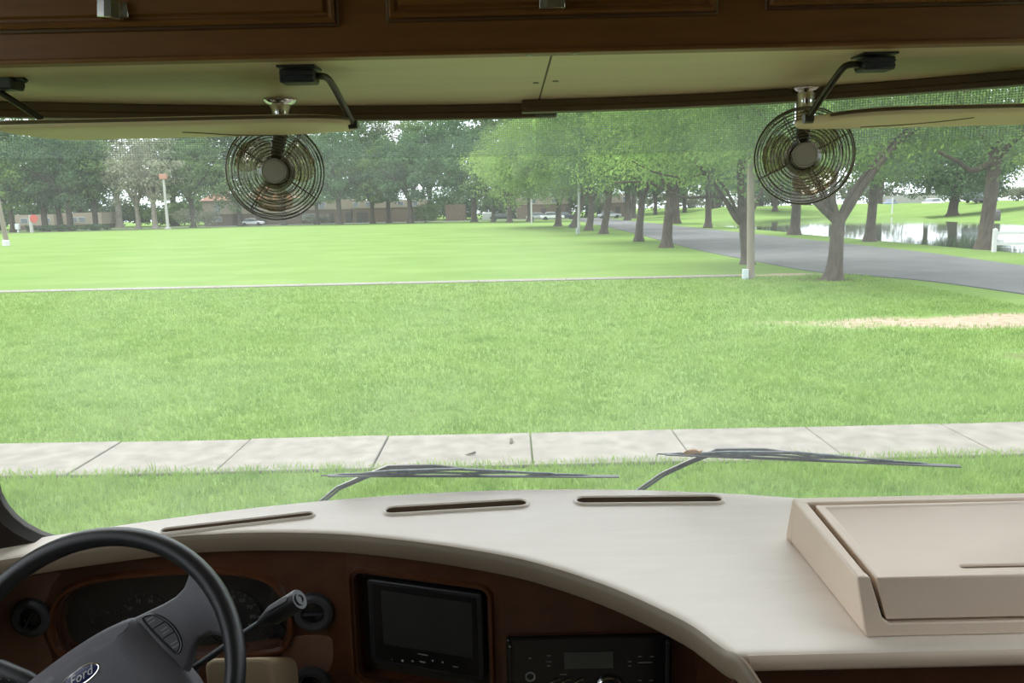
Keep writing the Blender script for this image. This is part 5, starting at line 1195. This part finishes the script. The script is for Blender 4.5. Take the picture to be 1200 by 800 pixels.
car('white saloon car parked by the brick block behind the roadside trees', 647, 154, M['car_white'], .1)
car('silver car parked beside the white saloon, nearer the thin pole', 631, 155, M['car_silver'], .15)
car('dark car parked just behind the crooked oak', 661, 156, M['car_dark'], .1)
car('pale car parked in front of the right brick house', 714, 157, M['car_silver'], .05)
car('dark low car in the gap past the brick gable', 588, 156, M['car_dark'], .1)
car('white car half hidden under the driver side fan', 295, 163, M['car_white'], .05)
car('silver blue car on the bank across the pond beside a white pole', 1043, 168, M['car_blue'], .9)
car('white car on the bank across the pond beside the lone dark oak', 1093, 152, M['car_white'], .5)
car('dark topped van on the bank across the pond behind the tall grey trunk', 1146, 128, M['car_dark'], .3, 'van')
# small sheds and walls across the water
q = atY(1068, 238, 180); b = MB().box((q.x-5.5, 179, .7), (q.x+5.5, 182, 3.2)); o = b.build('low_wall', M['container'], None, smooth=False); tag(o, 'low grey wall on the bank across the pond behind the cars', 'wall')
q = atY(1046, 238, 128); zg = float(ground_z(np.array([q.x]), np.array([128.]))[0]); b = MB(); b.tube([(q.x, 128, zg-.2), (q.x, 128, zg+2.6)], .12, 8); o = b.build('white_post', M['white']); tag(o, 'short white post on the bank across the pond beside the blue car', 'post')
q = atY(572, 258, 160); b = MB().box((q.x-1.1, 159, .25), (q.x+1.1, 162, 1.6)); o = b.build('white_trailer', M['white'], None, bevel=.1); tag(o, 'white box trailer in the gap past the brick gable', 'trailer')

# ------------------------------------------------------------------ apartment blocks beyond the lawn
def block(label, px0, px1, Y, h1, h2, depth, roof, doors, windows, hip=2.0):
    a_, c_ = atY(px0, 250, Y).x, atY(px1, 250, Y).x
    t = thing('apartment_block', label, 'building', ((a_+c_)/2, Y, 0), 'apartment blocks beyond the lawn')
    b = MB().box((a_, Y, -.1), (c_, Y+depth, h1)); b.build('brick_storey', M['brick'], t, smooth=False)
    if h2 > h1:
        b = MB().box((a_-.15, Y-.15, h1), (c_+.15, Y+depth, h2)); b.build('upper_storey', M['stucco'], t, smooth=False)
    if roof:
        e = .6; z = h2; mid = Y+depth/2
        b = MB().add([(a_-e, Y-e, z), (c_+e, Y-e, z), (c_+e, Y+depth+e, z), (a_-e, Y+depth+e, z), (a_+hip*1.2, mid, z+hip), (c_-hip*1.2, mid, z+hip)], [(0, 1, 5, 4), (2, 3, 4, 5), (1, 2, 5), (3, 0, 4), (3, 2, 1, 0)]); b.build('roof', M['roof'], t, smooth=False)
    for px in doors:
        x = atY(px, 250, Y).x; b = MB().box((x-.55, Y-.12, 0), (x+.55, Y+.05, 2.15)); b.build('door', M['door'], t, smooth=False)
    for px, z0, z1, w in windows:
        x = atY(px, 250, Y).x; d_ = .22 if z0 >= h1 else .08
        b = MB().box((x-w-.08, Y-d_-.03, z0-.08), (x+w+.08, Y, z1+.08)); f_ = b.build('window', M['white'], t, smooth=False)
        b = MB().box((x-w, Y-d_-.06, z0), (x+w, Y-d_-.02, z1)); b.build('pane', M['bglass'], f_, smooth=False)
block('two storey house with a red hipped roof and pale upper floor beyond the lawn', 239, 268, 168, 2.4, 5.2, 9, True, (), ((256, 2.9, 4.7, .5), (254, .9, 1.8, .9)), 3.2)
block('two storey block with red roof and dark doors under the driver side fan', 284, 352, 170, 2.4, 5.2, 9, True, (303, 309), ((298, 2.9, 4.6, .7), (330, 2.9, 4.4, .8), (358, .9, 1.8, .6)), 3.0)
block('brick walled apartment block seen between trunks past the driver side fan', 355, 412, 172, 2.9, 5.0, 9, False, (388, 408), ((360, 1.2, 2.0, .6), (367, 1.2, 2.0, .6), (378, 3.2, 4.4, .6)))
block('long brick apartment block with pale upper floor in the middle of the treeline', 413, 496, 171, 3.0, 4.6, 9, False, (421, 428, 487), ((418, 3.4, 4.2, .5), (432, 3.4, 4.2, .5), (470, 3.4, 4.2, .6), (487, 3.3, 4.3, .5)))
block('plain windowless brick gable end at the gap before the drive', 522, 544, 169, 3.4, 3.4, 9, False, (), ())
block('brick house with a dark porch door behind the parked white saloon', 606, 668, 172, 3.0, 4.6, 9, False, (637, 666), ((625, 3.3, 4.2, .6), (650, 3.3, 4.2, .6)))
block('brick house with a dark door seen past the crooked roadside oak', 704, 736, 176, 3.0, 4.6, 9, False, (724,), ((713, 3.3, 4.2, .6), (732, 3.3, 4.2, .5)))
block('low pale house behind the hedge by the red sign', 18, 62, 172, .9, 3.2, 9, False, (46,), ((28, 1.4, 2.4, .7), (54, 1.4, 2.4, .7)))
block('low pale house behind the dark trunks past the hedge', 74, 118, 174, .9, 3.4, 9, False, (104,), ((86, 1.4, 2.4, .7), (96, 1.4, 2.4, .7)))
